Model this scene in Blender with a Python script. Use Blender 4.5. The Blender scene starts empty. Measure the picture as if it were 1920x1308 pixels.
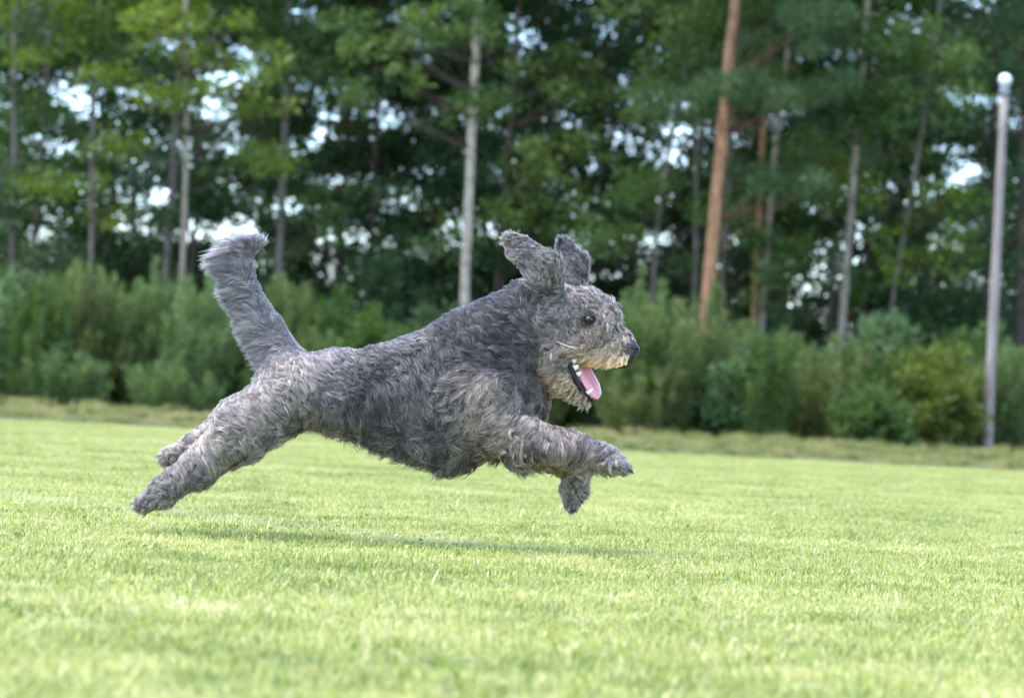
import bpy, math, random
import numpy as np
from mathutils import Vector, Matrix

rng = np.random.default_rng(7)
random.seed(7)
scene = bpy.context.scene
col = scene.collection
R_ = math.radians

# ------------------------------------------------------------------ camera
FPX = 7200.0                 # focal length in photograph pixels (135 mm on 36 mm, 1920 px wide)
CAM = np.array([0.0, 0.0, 0.37])
PITCH = math.atan(93 / FPX)
ROLL = R_(2.9)
Fv = np.array([0, math.cos(PITCH), math.sin(PITCH)])
R0 = np.array([1.0, 0, 0])
U0 = np.array([0, -math.sin(PITCH), math.cos(PITCH)])
Rv = R0 * math.cos(ROLL) + U0 * math.sin(ROLL)
Uv = U0 * math.cos(ROLL) - R0 * math.sin(ROLL)
DOG_D = 9.1

cam_data = bpy.data.cameras.new("camera")
cam = bpy.data.objects.new("camera", cam_data)
col.objects.link(cam)
cam_data.lens = 135
cam_data.sensor_width = 36
cam_data.sensor_fit = 'HORIZONTAL'
cam_data.clip_start = 0.05
cam_data.clip_end = 3000
cam_data.dof.use_dof = True
cam_data.dof.focus_distance = DOG_D - 0.05
cam_data.dof.aperture_fstop = 6.6
m = Matrix(((Rv[0], Uv[0], -Fv[0], CAM[0]), (Rv[1], Uv[1], -Fv[1], CAM[1]), (Rv[2], Uv[2], -Fv[2], CAM[2]), (0, 0, 0, 1)))
cam.matrix_world = m
scene.camera = cam

# ------------------------------------------------------------------ sky, sun, exposure
SUN_EL, SUN_AZ = R_(68), R_(-95)      # azimuth from +Y (away from the camera), negative = to the left
world = bpy.data.worlds.new("World")
scene.world = world
world.use_nodes = True
wn, wl = world.node_tree.nodes, world.node_tree.links
wn.clear()
sky = wn.new("ShaderNodeTexSky")
sky.sky_type = 'NISHITA'
sky.sun_disc = False
sky.sun_elevation = SUN_EL
sky.sun_rotation = SUN_AZ
sky.altitude = 50
sky.air_density = 1.0
sky.dust_density = 0.4
wtc = wn.new("ShaderNodeTexCoord")
wmap = wn.new("ShaderNodeMapping"); wmap.inputs['Scale'].default_value = (1, 1, 2.2)
wno = wn.new("ShaderNodeTexNoise"); wno.inputs['Scale'].default_value = 3.2; wno.inputs['Detail'].default_value = 6
wrp = wn.new("ShaderNodeValToRGB")
wrp.color_ramp.elements[0].position = 0.50; wrp.color_ramp.elements[1].position = 0.70
wmx = wn.new("ShaderNodeMix"); wmx.data_type = 'RGBA'
wmx.inputs[7].default_value = (7.6, 8.6, 10.2, 1)
wbg = wn.new("ShaderNodeBackground"); wbg.inputs['Strength'].default_value = 0.105
wout = wn.new("ShaderNodeOutputWorld")
wl.new(wtc.outputs['Generated'], wmap.inputs['Vector']); wl.new(wmap.outputs[0], wno.inputs['Vector'])
wl.new(wno.outputs['Fac'], wrp.inputs[0]); wl.new(wrp.outputs[0], wmx.inputs[0])
wtn = wn.new('ShaderNodeMix'); wtn.data_type = 'RGBA'; wtn.blend_type = 'MULTIPLY'; wtn.inputs[0].default_value = 1.0; wtn.inputs[7].default_value = (0.82, 0.94, 1.17, 1)
wl.new(sky.outputs[0], wtn.inputs[6]); wl.new(wtn.outputs[2], wmx.inputs[6]); wl.new(wmx.outputs[2], wbg.inputs['Color']); wl.new(wbg.outputs[0], wout.inputs[0])

sun_data = bpy.data.lights.new("sun", 'SUN')
sun_data.energy = 1.5
sun_data.angle = R_(52)
sun_data.color = (1.0, 0.95, 0.86)
sun = bpy.data.objects.new("sun", sun_data)
col.objects.link(sun)
sd = Vector((math.sin(SUN_AZ) * math.cos(SUN_EL), math.cos(SUN_AZ) * math.cos(SUN_EL), math.sin(SUN_EL)))
sun.rotation_euler = sd.to_track_quat('Z', 'Y').to_euler()
sun.location = (-10, 20, 30)

vs = scene.view_settings
vs.view_transform = 'Standard'; vs.look = 'None'; vs.gamma = 1; vs.use_curve_mapping = False
vs.exposure = 2.49
scene.cycles.max_bounces = 7
scene.cycles.diffuse_bounces = 3
scene.cycles.glossy_bounces = 3
scene.cycles.transmission_bounces = 6
scene.cycles.transparent_max_bounces = 6
scene.cycles.use_denoising = True
scene.cycles_curves.shape = 'RIBBONS'

# ------------------------------------------------------------------ helpers
def px(x, y, D):
    """world point seen at photograph pixel (x, y) at depth D; arrays allowed"""
    x = np.asarray(x, float); y = np.asarray(y, float); D = np.asarray(D, float)
    return CAM + D[..., None] * Fv + ((x - 960) / FPX * D)[..., None] * Rv + ((654 - y) / FPX * D)[..., None] * Uv

def to_px(P):
    d = P - CAM
    D = d @ Fv
    return 960 + (d @ Rv) / D * FPX, 654 - (d @ Uv) / D * FPX, D

def unit(a):
    a = np.asarray(a, float)
    return a / np.maximum(np.linalg.norm(a, axis=-1, keepdims=True), 1e-9)

def mesh_from(name, V, Fq, mats, tint=None, smooth=False, matidx=None):
    """V (n,3); Fq (m,k) equal-size faces, or list of such arrays"""
    if not isinstance(Fq, (list, tuple)):
        Fq = [Fq]
    V = np.asarray(V, np.float32)
    me = bpy.data.meshes.new(name)
    loops = np.concatenate([f.ravel() for f in Fq]).astype(np.int32)
    totals = np.concatenate([np.full(len(f), f.shape[1], np.int32) for f in Fq])
    starts = np.concatenate([[0], np.cumsum(totals)[:-1]]).astype(np.int32)
    me.vertices.add(len(V)); me.vertices.foreach_set("co", V.ravel())
    me.loops.add(len(loops)); me.loops.foreach_set("vertex_index", loops)
    me.polygons.add(len(totals)); me.polygons.foreach_set("loop_start", starts); me.polygons.foreach_set("loop_total", totals)
    if matidx is not None:
        me.polygons.foreach_set("material_index", np.asarray(matidx, np.int32))
    me.update(calc_edges=True)
    if smooth:
        me.polygons.foreach_set("use_smooth", np.ones(len(totals), bool))
    if tint is not None:
        a = me.attributes.new("tint", 'FLOAT', 'POINT')
        a.data.foreach_set("value", np.asarray(tint, np.float32))
    for mt in (mats if isinstance(mats, (list, tuple)) else [mats]):
        me.materials.append(mt)
    return me

def obj(name, me, parent=None, loc=(0, 0, 0)):
    o = bpy.data.objects.new(name, me)
    col.objects.link(o)
    o.location = loc
    if parent is not None:
        o.parent = parent
    return o

def tag(o, label=None, cat=None, group=None, kind=None):
    if label: o['label'] = label
    if cat: o['category'] = cat
    if group: o['group'] = group
    if kind: o['kind'] = kind
    return o

def thing(name, loc, label, cat, group=None):
    e = bpy.data.objects.new(name, None)
    e.empty_display_size = 0.2
    col.objects.link(e)
    e.location = loc
    return tag(e, label, cat, group)

def tube(path, radii, sides=10, rough=0.0, cap=True):
    """path (n,3) -> verts, quads"""
    path = np.asarray(path, float); n = len(path)
    radii = np.broadcast_to(np.asarray(radii, float), (n,))
    T = unit(np.gradient(path, axis=0))
    ref = np.array([0, 0, 1.0]) if abs(T[:, 2]).mean() < 0.8 else np.array([1.0, 0, 0])
    e1 = unit(np.cross(T, ref)); e2 = np.cross(T, e1)
    a = np.linspace(0, 2 * np.pi, sides, endpoint=False)
    rr = radii[:, None] * (1 + rough * rng.standard_normal((n, sides)))
    V = path[:, None, :] + rr[..., None] * (np.cos(a)[None, :, None] * e1[:, None, :] + np.sin(a)[None, :, None] * e2[:, None, :])
    V = V.reshape(-1, 3)
    i, j = np.meshgrid(np.arange(n - 1), np.arange(sides), indexing='ij')
    q = np.stack([i * sides + j, i * sides + (j + 1) % sides, (i + 1) * sides + (j + 1) % sides, (i + 1) * sides + j], -1).reshape(-1, 4)
    if cap:
        V = np.vstack([V, path[0], path[-1]])
        b, t = n * sides, n * sides + 1
        jj = np.arange(sides)
        c1 = np.stack([np.full(sides, b), (jj + 1) % sides, jj, jj], -1)
        c2 = np.stack([np.full(sides, t), (n - 1) * sides + jj, (n - 1) * sides + (jj + 1) % sides, (n - 1) * sides + (jj + 1) % sides], -1)
        return V, q, np.vstack([c1[:, :3], c2[:, :3]])
    return V, q, np.zeros((0, 3), int)

class MB:
    def __init__(s): s.V = []; s.Q = []; s.T = []; s.n = 0; s.t = []
    def add(s, V, q, t=None, tint=0.5):
        s.V.append(V); s.Q.append(q + s.n)
        if t is not None and len(t): s.T.append(t + s.n)
        s.t.append(np.broadcast_to(np.asarray(tint, float), (len(V),)))
        s.n += len(V)
    def tube(s, path, radii, sides=8, rough=0.0, tint=0.5):
        V, q, t = tube(path, radii, sides, rough); s.add(V, q, t, tint)
    def mesh(s, name, mat, smooth=True):
        F = [np.vstack(s.Q)]
        if s.T: F.append(np.vstack(s.T))
        return mesh_from(name, np.vstack(s.V), F, mat, np.concatenate(s.t), smooth)

def leaf_quads(P, A, N, L, W, fold=0.15):
    """kite-shaped leaves: P base points, A axis, N approx normal, L length, W width"""
    A = unit(A); S = unit(np.cross(A, N)); N = np.cross(S, A)
    L = np.asarray(L)[:, None]; W = np.asarray(W)[:, None]
    mid = P + A * L * 0.45
    V = np.stack([P, mid + S * W * 0.5 + N * W * fold, P + A * L - N * L * 0.1, mid - S * W * 0.5 + N * W * fold], 1).reshape(-1, 3)
    F = np.arange(len(V)).reshape(-1, 4)
    return V, F

def rand_dirs(n):
    return unit(rng.standard_normal((n, 3)))

# ------------------------------------------------------------------ materials
def mat_new(name):
    mt = bpy.data.materials.new(name); mt.use_nodes = True
    nt = mt.node_tree; nt.nodes.clear()
    out = nt.nodes.new("ShaderNodeOutputMaterial")
    return mt, nt, nt.nodes, nt.links, out

def ramp(nodes, stops):
    r = nodes.new("ShaderNodeValToRGB")
    el = r.color_ramp.elements
    el[0].position, el[0].color = stops[0][0], (*stops[0][1], 1)
    el[1].position, el[1].color = stops[1][0], (*stops[1][1], 1)
    for p, c in stops[2:]:
        e = el.new(p); e.color = (*c, 1)
    return r

def leaf_mat(name, dark, mid, light, trans=0.4, rough=0.5, spec=0.25):
    mt, nt, N, Lk, out = mat_new(name)
    at = N.new("ShaderNodeAttribute"); at.attribute_name = "tint"
    rp = ramp(N, [(0.0, dark), (1.0, light), (0.5, mid)])
    Lk.new(at.outputs['Fac'], rp.inputs[0])
    bs = N.new("ShaderNodeBsdfPrincipled"); bs.inputs['Roughness'].default_value = rough
    bs.inputs['Specular IOR Level'].default_value = spec
    tr = N.new("ShaderNodeBsdfTranslucent")
    hs = N.new("ShaderNodeHueSaturation"); hs.inputs['Hue'].default_value = 0.485; hs.inputs['Saturation'].default_value = 1.1; hs.inputs['Value'].default_value = 1.25
    Lk.new(rp.outputs[0], bs.inputs['Base Color']); Lk.new(rp.outputs[0], hs.inputs['Color']); Lk.new(hs.outputs[0], tr.inputs['Color'])
    mx = N.new("ShaderNodeMixShader"); mx.inputs[0].default_value = trans
    Lk.new(bs.outputs[0], mx.inputs[1]); Lk.new(tr.outputs[0], mx.inputs[2]); Lk.new(mx.outputs[0], out.inputs[0])
    return mt

def bark_mat(name, c1, c2, c3, scale=6.0, stretch=0.25, marks=None):
    mt, nt, N, Lk, out = mat_new(name)
    tc = N.new("ShaderNodeTexCoord")
    mp = N.new("ShaderNodeMapping"); mp.inputs['Scale'].default_value = (scale, scale, scale * stretch)
    no = N.new("ShaderNodeTexNoise"); no.inputs['Scale'].default_value = 2.0; no.inputs['Detail'].default_value = 6; no.inputs['Roughness'].default_value = 0.65
    rp = ramp(N, [(0.32, c1), (0.72, c3), (0.5, c2)])
    bs = N.new("ShaderNodeBsdfPrincipled"); bs.inputs['Roughness'].default_value = 0.85; bs.inputs['Specular IOR Level'].default_value = 0.15
    bp = N.new("ShaderNodeBump"); bp.inputs['Strength'].default_value = 0.6; bp.inputs['Distance'].default_value = 0.02
    Lk.new(tc.outputs['Object'], mp.inputs[0]); Lk.new(mp.outputs[0], no.inputs['Vector']); Lk.new(no.outputs['Fac'], rp.inputs[0])
    colout = rp.outputs[0]
    if marks:
        mp2 = N.new("ShaderNodeMapping"); mp2.inputs['Scale'].default_value = (5, 5, 26)
        n2 = N.new("ShaderNodeTexNoise"); n2.inputs['Scale'].default_value = 1.0; n2.inputs['Detail'].default_value = 3
        r2 = ramp(N, [(0.60, (0, 0, 0)), (0.68, (1, 1, 1))])
        mx = N.new("ShaderNodeMix"); mx.data_type = 'RGBA'; mx.inputs[7].default_value = (*marks, 1)
        Lk.new(tc.outputs['Object'], mp2.inputs[0]); Lk.new(mp2.outputs[0], n2.inputs['Vector']); Lk.new(n2.outputs['Fac'], r2.inputs[0])
        Lk.new(r2.outputs[0], mx.inputs[0]); Lk.new(colout, mx.inputs[6]); colout = mx.outputs[2]
    Lk.new(colout, bs.inputs['Base Color']); Lk.new(no.outputs['Fac'], bp.inputs['Height']); Lk.new(bp.outputs[0], bs.inputs['Normal'])
    Lk.new(bs.outputs[0], out.inputs[0])
    return mt

def plain_mat(name, c, rough=0.6, spec=0.3, noise=0.15, scale=30, coat=0.0, sss=0.0, bump=0.0):
    mt, nt, N, Lk, out = mat_new(name)
    tc = N.new("ShaderNodeTexCoord")
    no = N.new("ShaderNodeTexNoise"); no.inputs['Scale'].default_value = scale; no.inputs['Detail'].default_value = 5
    lo = tuple(max(0, x * (1 - noise)) for x in c); hi = tuple(min(1, x * (1 + noise)) for x in c)
    rp = ramp(N, [(0.3, lo), (0.7, hi)])
    bs = N.new("ShaderNodeBsdfPrincipled"); bs.inputs['Roughness'].default_value = rough; bs.inputs['Specular IOR Level'].default_value = spec
    bs.inputs['Coat Weight'].default_value = coat; bs.inputs['Coat Roughness'].default_value = 0.08
    if sss:
        bs.inputs['Subsurface Weight'].default_value = sss; bs.inputs['Subsurface Radius'].default_value = (0.01, 0.004, 0.003); bs.inputs['Subsurface Scale'].default_value = 0.6
    Lk.new(tc.outputs['Object'], no.inputs['Vector']); Lk.new(no.outputs['Fac'], rp.inputs[0]); Lk.new(rp.outputs[0], bs.inputs['Base Color'])
    if bump:
        bp = N.new("ShaderNodeBump"); bp.inputs['Strength'].default_value = bump; bp.inputs['Distance'].default_value = 0.004
        Lk.new(no.outputs['Fac'], bp.inputs['Height']); Lk.new(bp.outputs[0], bs.inputs['Normal'])
    Lk.new(bs.outputs[0], out.inputs[0])
    return mt

# ------------------------------------------------------------------ ground
EDGE_Y = 29.3
def ground_mat():
    mt, nt, N, Lk, out = mat_new("soil")
    tc = N.new("ShaderNodeTexCoord")
    no = N.new("ShaderNodeTexNoise"); no.inputs['Scale'].default_value = 0.8; no.inputs['Detail'].default_value = 8
    rp = ramp(N, [(0.3, (0.045, 0.050, 0.018)), (0.7, (0.10, 0.10, 0.04))])
    bs = N.new("ShaderNodeBsdfPrincipled"); bs.inputs['Roughness'].default_value = 0.95; bs.inputs['Specular IOR Level'].default_value = 0.1
    Lk.new(tc.outputs['Object'], no.inputs['Vector']); Lk.new(no.outputs['Fac'], rp.inputs[0]); Lk.new(rp.outputs[0], bs.inputs['Base Color']); Lk.new(bs.outputs[0], out.inputs[0])
    return mt

def grass_mat(name, lawn=True):
    mt, nt, N, Lk, out = mat_new(name)
    ge = N.new("ShaderNodeNewGeometry")
    at = N.new("ShaderNodeAttribute"); at.attribute_name = "tint"
    n1 = N.new("ShaderNodeTexNoise"); n1.inputs['Scale'].default_value = 1.1 if lawn else 0.35; n1.inputs['Detail'].default_value = 4
    n2 = N.new("ShaderNodeTexNoise"); n2.inputs['Scale'].default_value = 5.0 if lawn else 1.4; n2.inputs['Detail'].default_value = 3
    Lk.new(ge.outputs['Position'], n1.inputs['Vector']); Lk.new(ge.outputs['Position'], n2.inputs['Vector'])
    def math_(op, a, b):
        mm = N.new("ShaderNodeMath"); mm.operation = op
        for k, v in enumerate((a, b)):
            if isinstance(v, (int, float)): mm.inputs[k].default_value = v
            else: Lk.new(v, mm.inputs[k])
        return mm.outputs[0]
    s = math_('MULTIPLY', math_('SUBTRACT', n1.outputs['Fac'], 0.5), 0.9)
    s2 = math_('MULTIPLY', math_('SUBTRACT', n2.outputs['Fac'], 0.5), 1.2)
    f = math_('ADD', math_('ADD', at.outputs['Fac'], s), s2)
    if lawn:
        rp = ramp(N, [(0.0, (0.11, 0.165, 0.022)), (1.0, (0.62, 0.53, 0.31)), (0.35, (0.33, 0.365, 0.072)), (0.65, (0.445, 0.465, 0.125)), (0.85, (0.54, 0.51, 0.20))])
        # a faded chalk line crossing the lawn behind the jump
        sep = N.new("ShaderNodeSeparateXYZ"); Lk.new(ge.outputs['Position'], sep.inputs[0])
    else:
        rp = ramp(N, [(0.0, (0.11, 0.16, 0.03)), (1.0, (0.48, 0.37, 0.17)), (0.4, (0.22, 0.25, 0.05)), (0.7, (0.34, 0.29, 0.09))])
    Lk.new(f, rp.inputs[0])
    colr = rp.outputs[0]
    if lawn:
        P1, P2 = line_pts
        dx, dy = P2[0] - P1[0], P2[1] - P1[1]; ln = math.hypot(dx, dy)
        nx, ny = -dy / ln, dx / ln
        dist = math_('ADD', math_('ADD', math_('MULTIPLY', sep.outputs['X'], nx), math_('MULTIPLY', sep.outputs['Y'], ny)), -(P1[0] * nx + P1[1] * ny))
        ad = math_('ABSOLUTE', dist, 0.0)
        k = math_('MULTIPLY', math_('SUBTRACT', 0.16, ad), 7.0)
        mm = N.new("ShaderNodeClamp"); Lk.new(k, mm.inputs[0])
        along = math_('ADD', math_('ADD', math_('MULTIPLY', sep.outputs['X'], dx / ln), math_('MULTIPLY', sep.outputs['Y'], dy / ln)), -(P2[0] * dx / ln + P2[1] * dy / ln))
        fd = N.new("ShaderNodeClamp"); Lk.new(math_('MULTIPLY', math_('SUBTRACT', 0.12, along), 3.0), fd.inputs[0])
        kk = math_('MULTIPLY', math_('MULTIPLY', math_('MULTIPLY', mm.outputs[0], n2.outputs['Fac']), fd.outputs[0]), 0.38)
        mx = N.new("ShaderNodeMix"); mx.data_type = 'RGBA'; mx.inputs[7].default_value = (0.50, 0.53, 0.42, 1)
        Lk.new(kk, mx.inputs[0]); Lk.new(colr, mx.inputs[6]); colr = mx.outputs[2]
    bs = N.new("ShaderNodeBsdfPrincipled"); bs.inputs['Roughness'].default_value = 0.42; bs.inputs['Specular IOR Level'].default_value = 0.6
    tr = N.new("ShaderNodeBsdfTranslucent")
    Lk.new(colr, bs.inputs['Base Color']); Lk.new(colr, tr.inputs['Color'])
    mx2 = N.new("ShaderNodeMixShader"); mx2.inputs[0].default_value = 0.35
    Lk.new(bs.outputs[0], mx2.inputs[1]); Lk.new(tr.outputs[0], mx2.inputs[2]); Lk.new(mx2.outputs[0], out.inputs[0])
    return mt

def ground_hit(x, y):
    d = px(np.array(x), np.array(y), np.array(1.0)) - CAM
    t = -CAM[2] / d[2]
    return CAM + d * t
line_pts = (ground_hit(215, 960), ground_hit(950, 1040))

M_soil = ground_mat()
M_lawn = grass_mat("lawn grass", True)
M_tall = grass_mat("tall grass", False)

def sheet(name, x0, x1, y0, y1, z, nx, ny, mat, bump=0.0):
    X, Y = np.meshgrid(np.linspace(x0, x1, nx), np.linspace(y0, y1, ny))
    Z = np.full_like(X, z) + bump * rng.standard_normal(X.shape)
    V = np.stack([X, Y, Z], -1).reshape(-1, 3)
    i, j = np.meshgrid(np.arange(ny - 1), np.arange(nx - 1), indexing='ij')
    a = (i * nx + j).ravel()
    q = np.stack([a, a + 1, a + nx + 1, a + nx], -1)
    me = mesh_from(name, V, q, mat, np.full(len(V), 0.35), True)
    return tag(obj(name, me), kind='structure')

sheet("ground", -900, 900, -60, 1500, 0.0, 30, 30, M_soil)
sheet("lawn", -60, 60, -40, EDGE_Y, 0.004, 40, 30, M_lawn)

# ---- grass blades: small turf tiles scattered by geometry nodes
def blade_tile(name, size, n, hmin, hmax, wmin, wmax, lean, mat, tufts=0, seeds=0.0):
    P = np.zeros((n, 3)); P[:, :2] = rng.uniform(-size / 2, size / 2, (n, 2))
    if tufts:
        c = rng.uniform(-size / 2, size / 2, (tufts, 2))
        P[:, :2] = c[rng.integers(0, tufts, n)] + rng.normal(0, 0.045, (n, 2))
    az = rng.uniform(0, 2 * np.pi, n)
    out_ = np.stack([np.cos(az), np.sin(az), np.zeros(n)], -1)
    H = rng.uniform(hmin, hmax, n); Wd = rng.uniform(wmin, wmax, n)
    ln = np.abs(rng.normal(0, lean, n))
    side = np.stack([-np.sin(az + rng.normal(0, .6, n)), np.cos(az), np.zeros(n)], -1); side = unit(side)
    up = np.array([0, 0, 1.0])
    p1 = P + up * (H * 0.55)[:, None] + out_ * (H * ln * 0.3)[:, None]
    p2 = P + up * (H * (1 - 0.25 * np.minimum(ln, 1.5)))[:, None] + out_ * (H * ln)[:, None]
    w = (Wd / 2)[:, None]
    V = np.stack([P - side * w, P + side * w, p1 + side * w * 0.85, p1 - side * w * 0.85, p2], 1).reshape(-1, 3)
    b = np.arange(n)[:, None] * 5
    q = b + np.array([[0, 1, 2, 3]]); t = b + np.array([[3, 2, 4]])
    tint = np.clip(rng.normal(0.42, 0.27, n) + (rng.random(n) < 0.07) * 0.4, 0, 1)
    tint = np.repeat(tint, 5)
    if not tufts and size < .6:      # a few broad clover leaves and dead straws between the blades
        nc = 24
        cc = rng.uniform(-size / 2, size / 2, (3, 2))[rng.integers(0, 3, nc)] + rng.normal(0, .03, (nc, 2))
        cp = np.column_stack([cc, rng.uniform(.012, .022, nc)])
        cv, cf = leaf_quads(cp, rand_dirs(nc) * np.array([1, 1, .3]), np.tile([0, 0, 1.0], (nc, 1)), np.full(nc, .014), np.full(nc, .013), .1)
        ns = 22
        sp_ = np.column_stack([rng.uniform(-size / 2, size / 2, (ns, 2)), rng.uniform(.008, .02, ns)])
        sv, sf = leaf_quads(sp_, rand_dirs(ns) * np.array([1, 1, .25]), np.tile([0, 0, 1.0], (ns, 1)), rng.uniform(.03, .06, ns), np.full(ns, .0025), .1)
        q = np.vstack([q, cf + len(V), sf + len(V) + len(cv)])
        V = np.vstack([V, cv, sv]); tint = np.concatenate([tint, np.full(len(cv), .22), np.full(len(sv), 1.0)])
    return bpy.data.objects.new(name, mesh_from(name, V, [q, t], mat, tint))

def scatter(name, tiles, pts, rot, scl, label, cat):
    c = bpy.data.collections.new(name + "_tiles")
    for o in tiles: c.objects.link(o)
    me = bpy.data.meshes.new(name)
    me.vertices.add(len(pts)); me.vertices.foreach_set("co", np.asarray(pts, np.float32).ravel())
    for nm, tp, arr in (("rotz", 'FLOAT', rot), ("scl", 'FLOAT', scl)):
        a = me.attributes.new(nm, tp, 'POINT'); a.data.foreach_set("value", np.asarray(arr, np.float32))
    a = me.attributes.new("pick", 'INT', 'POINT'); a.data.foreach_set("value", rng.integers(0, len(tiles), len(pts)).astype(np.int32))
    o = obj(name, me)
    tag(o, label, cat, kind='stuff')
    ng = bpy.data.node_groups.new(name, 'GeometryNodeTree')
    ng.interface.new_socket("Geometry", in_out='INPUT', socket_type='NodeSocketGeometry')
    ng.interface.new_socket("Geometry", in_out='OUTPUT', socket_type='NodeSocketGeometry')
    N, Lk = ng.nodes, ng.links
    gi, go = N.new("NodeGroupInput"), N.new("NodeGroupOutput")
    m2p = N.new("GeometryNodeMeshToPoints")
    ci = N.new("GeometryNodeCollectionInfo"); ci.inputs[0].default_value = c
    ci.inputs['Separate Children'].default_value = True; ci.inputs['Reset Children'].default_value = True
    iop = N.new("GeometryNodeInstanceOnPoints"); iop.inputs['Pick Instance'].default_value = True
    def named(nm, t):
        a = N.new("GeometryNodeInputNamedAttribute"); a.data_type = t; a.inputs['Name'].default_value = nm
        return a.outputs['Attribute']
    cx = N.new("ShaderNodeCombineXYZ")
    e2r = N.new("FunctionNodeEulerToRotation")
    Lk.new(gi.outputs[0], m2p.inputs[0]); Lk.new(m2p.outputs[0], iop.inputs['Points']); Lk.new(ci.outputs[0], iop.inputs['Instance'])
    Lk.new(named("pick", 'INT'), iop.inputs['Instance Index'])
    Lk.new(named("rotz", 'FLOAT'), cx.inputs['Z']); Lk.new(cx.outputs[0], e2r.inputs[0]); Lk.new(e2r.outputs[0], iop.inputs['Rotation'])
    Lk.new(named("scl", 'FLOAT'), iop.inputs['Scale'])
    Lk.new(iop.outputs[0], go.inputs[0])
    md = o.modifiers.new("scatter", 'NODES'); md.node_group = ng
    return o

def lawn_points(y0, y1, step, margin):
    pts = []
    y = y0
    while y < y1:
        half = y * 0.137 + margin
        xs = np.arange(-half, half, step) + rng.uniform(-0.3, 0.3) * step
        for x in xs:
            pts.append((x + rng.uniform(-.12, .12) * step, y + rng.uniform(-.12, .12) * step, 0.004))
        y += step
    return np.array(pts)

tiles = [blade_tile("turf", 0.5, 3200, 0.010, 0.027, 0.0014, 0.0032, 0.9, M_lawn) for k in range(7)]
pts = lawn_points(3.2, EDGE_Y - 0.1, 0.42, 1.1)
scatter("grass", tiles, pts, rng.uniform(0, 6.28, len(pts)), rng.uniform(0.85, 1.1, len(pts)), "short bright green mown grass covering the playing field", "grass")

tt = [blade_tile("verge_turf", 0.9, 700, 0.05, 0.16, 0.005, 0.010, 0.6, M_tall) for k in range(3)] + \
     [blade_tile("verge_tuft", 0.9, 520, 0.12, 0.38, 0.005, 0.010, 0.45, M_tall, tufts=9) for k in range(4)]
pp = []
for y in np.arange(EDGE_Y, 47, 0.62):
    half = y * 0.137 + 2.0
    for x in np.arange(-half, half, 0.62):
        pp.append((x + rng.uniform(-.2, .2), y + rng.uniform(-.2, .2), 0.0))
pp = np.array(pp)
scatter("tall_grass", tt, pp, rng.uniform(0, 6.28, len(pp)), rng.uniform(0.6, 1.15, len(pp)) * (0.22 + 0.22 * np.clip((pp[:, 1] - EDGE_Y) / 14, 0, 1)),
        "unmown yellowish grass verge between the playing field and the shrubs", "grass")

# ------------------------------------------------------------------ woodland
M_birch = bark_mat("pale bark", (0.24, 0.195, 0.135), (0.40, 0.335, 0.24), (0.53, 0.46, 0.35), 8, 0.3, marks=(0.12, 0.10, 0.08))
M_tan = bark_mat("tan bark", (0.17, 0.135, 0.09), (0.27, 0.22, 0.155), (0.38, 0.32, 0.235), 8, 0.3, marks=(0.10, 0.08, 0.06))
M_pine = bark_mat("orange pine bark", (0.17, 0.085, 0.04), (0.33, 0.175, 0.09), (0.46, 0.27, 0.15), 10, 0.25)
M_grey = bark_mat("grey bark", (0.08, 0.07, 0.055), (0.145, 0.125, 0.10), (0.22, 0.195, 0.16), 9, 0.25)
M_brown = bark_mat("dark brown bark", (0.045, 0.033, 0.025), (0.085, 0.06, 0.045), (0.13, 0.10, 0.075), 9, 0.25)

M_redlimb = bark_mat("reddish limb bark", (0.07, 0.04, 0.025), (0.13, 0.075, 0.045), (0.2, 0.12, 0.07), 9, 0.25)

L_lime = leaf_mat("lime leaves", (0.058, 0.105, 0.016), (0.115, 0.180, 0.026), (0.190, 0.250, 0.045), 0.45)
L_mid = leaf_mat("mid green leaves", (0.034, 0.076, 0.019), (0.068, 0.128, 0.030), (0.125, 0.190, 0.048), 0.4)
L_dark = leaf_mat("dark green leaves", (0.022, 0.050, 0.021), (0.043, 0.088, 0.031), (0.076, 0.135, 0.045), 0.35)
L_pine = leaf_mat("pine needles", (0.040, 0.084, 0.030), (0.073, 0.133, 0.044), (0.135, 0.196, 0.064), 0.2)
L_olive = leaf_mat("olive leaves", (0.070, 0.109, 0.031), (0.132, 0.186, 0.054), (0.232, 0.287, 0.109), 0.4)
L_willow = leaf_mat("willow leaves", (0.062, 0.116, 0.039), (0.116, 0.194, 0.062), (0.217, 0.295, 0.116), 0.4)
L_teal = leaf_mat("bluish green leaves", (0.050, 0.100, 0.036), (0.090, 0.165, 0.060), (0.180, 0.250, 0.110), 0.35)
L_yel = leaf_mat("yellow green leaves", (0.060, 0.095, 0.018), (0.105, 0.150, 0.030), (0.170, 0.215, 0.052), 0.45)

# openings of the wood through which sky shows (photograph pixels: x, y, rx, ry)
GAPS = [(105, 170, 42, 50), (60, 210, 30, 40), (265, 160, 45, 70), (300, 240, 30, 40), (450, 260, 75, 80), (420, 150, 60, 40), (500, 330, 45, 50),
        (600, 240, 50, 70), (575, 470, 40, 40), (690, 220, 60, 45), (720, 280, 45, 40), (920, 140, 55, 45), (900, 240, 40, 40), (860, 300, 50, 45), (1060, 230, 45, 35), (1040, 335, 60, 30),
        (1150, 30, 45, 35), (1240, 240, 60, 75), (1300, 230, 55, 80), (1385, 260, 30, 60), (1320, 330, 40, 50), (1490, 265, 30, 25), (1510, 490, 40, 35), (1560, 530, 30, 20),
        (1860, 300, 40, 22), (1790, 400, 40, 18), (190, 40, 60, 30), (1330, 60, 40, 35), (560, 30, 70, 30), (1590, 110, 40, 40), (1690, 60, 45, 30), (1760, 540, 40, 50)]
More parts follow.
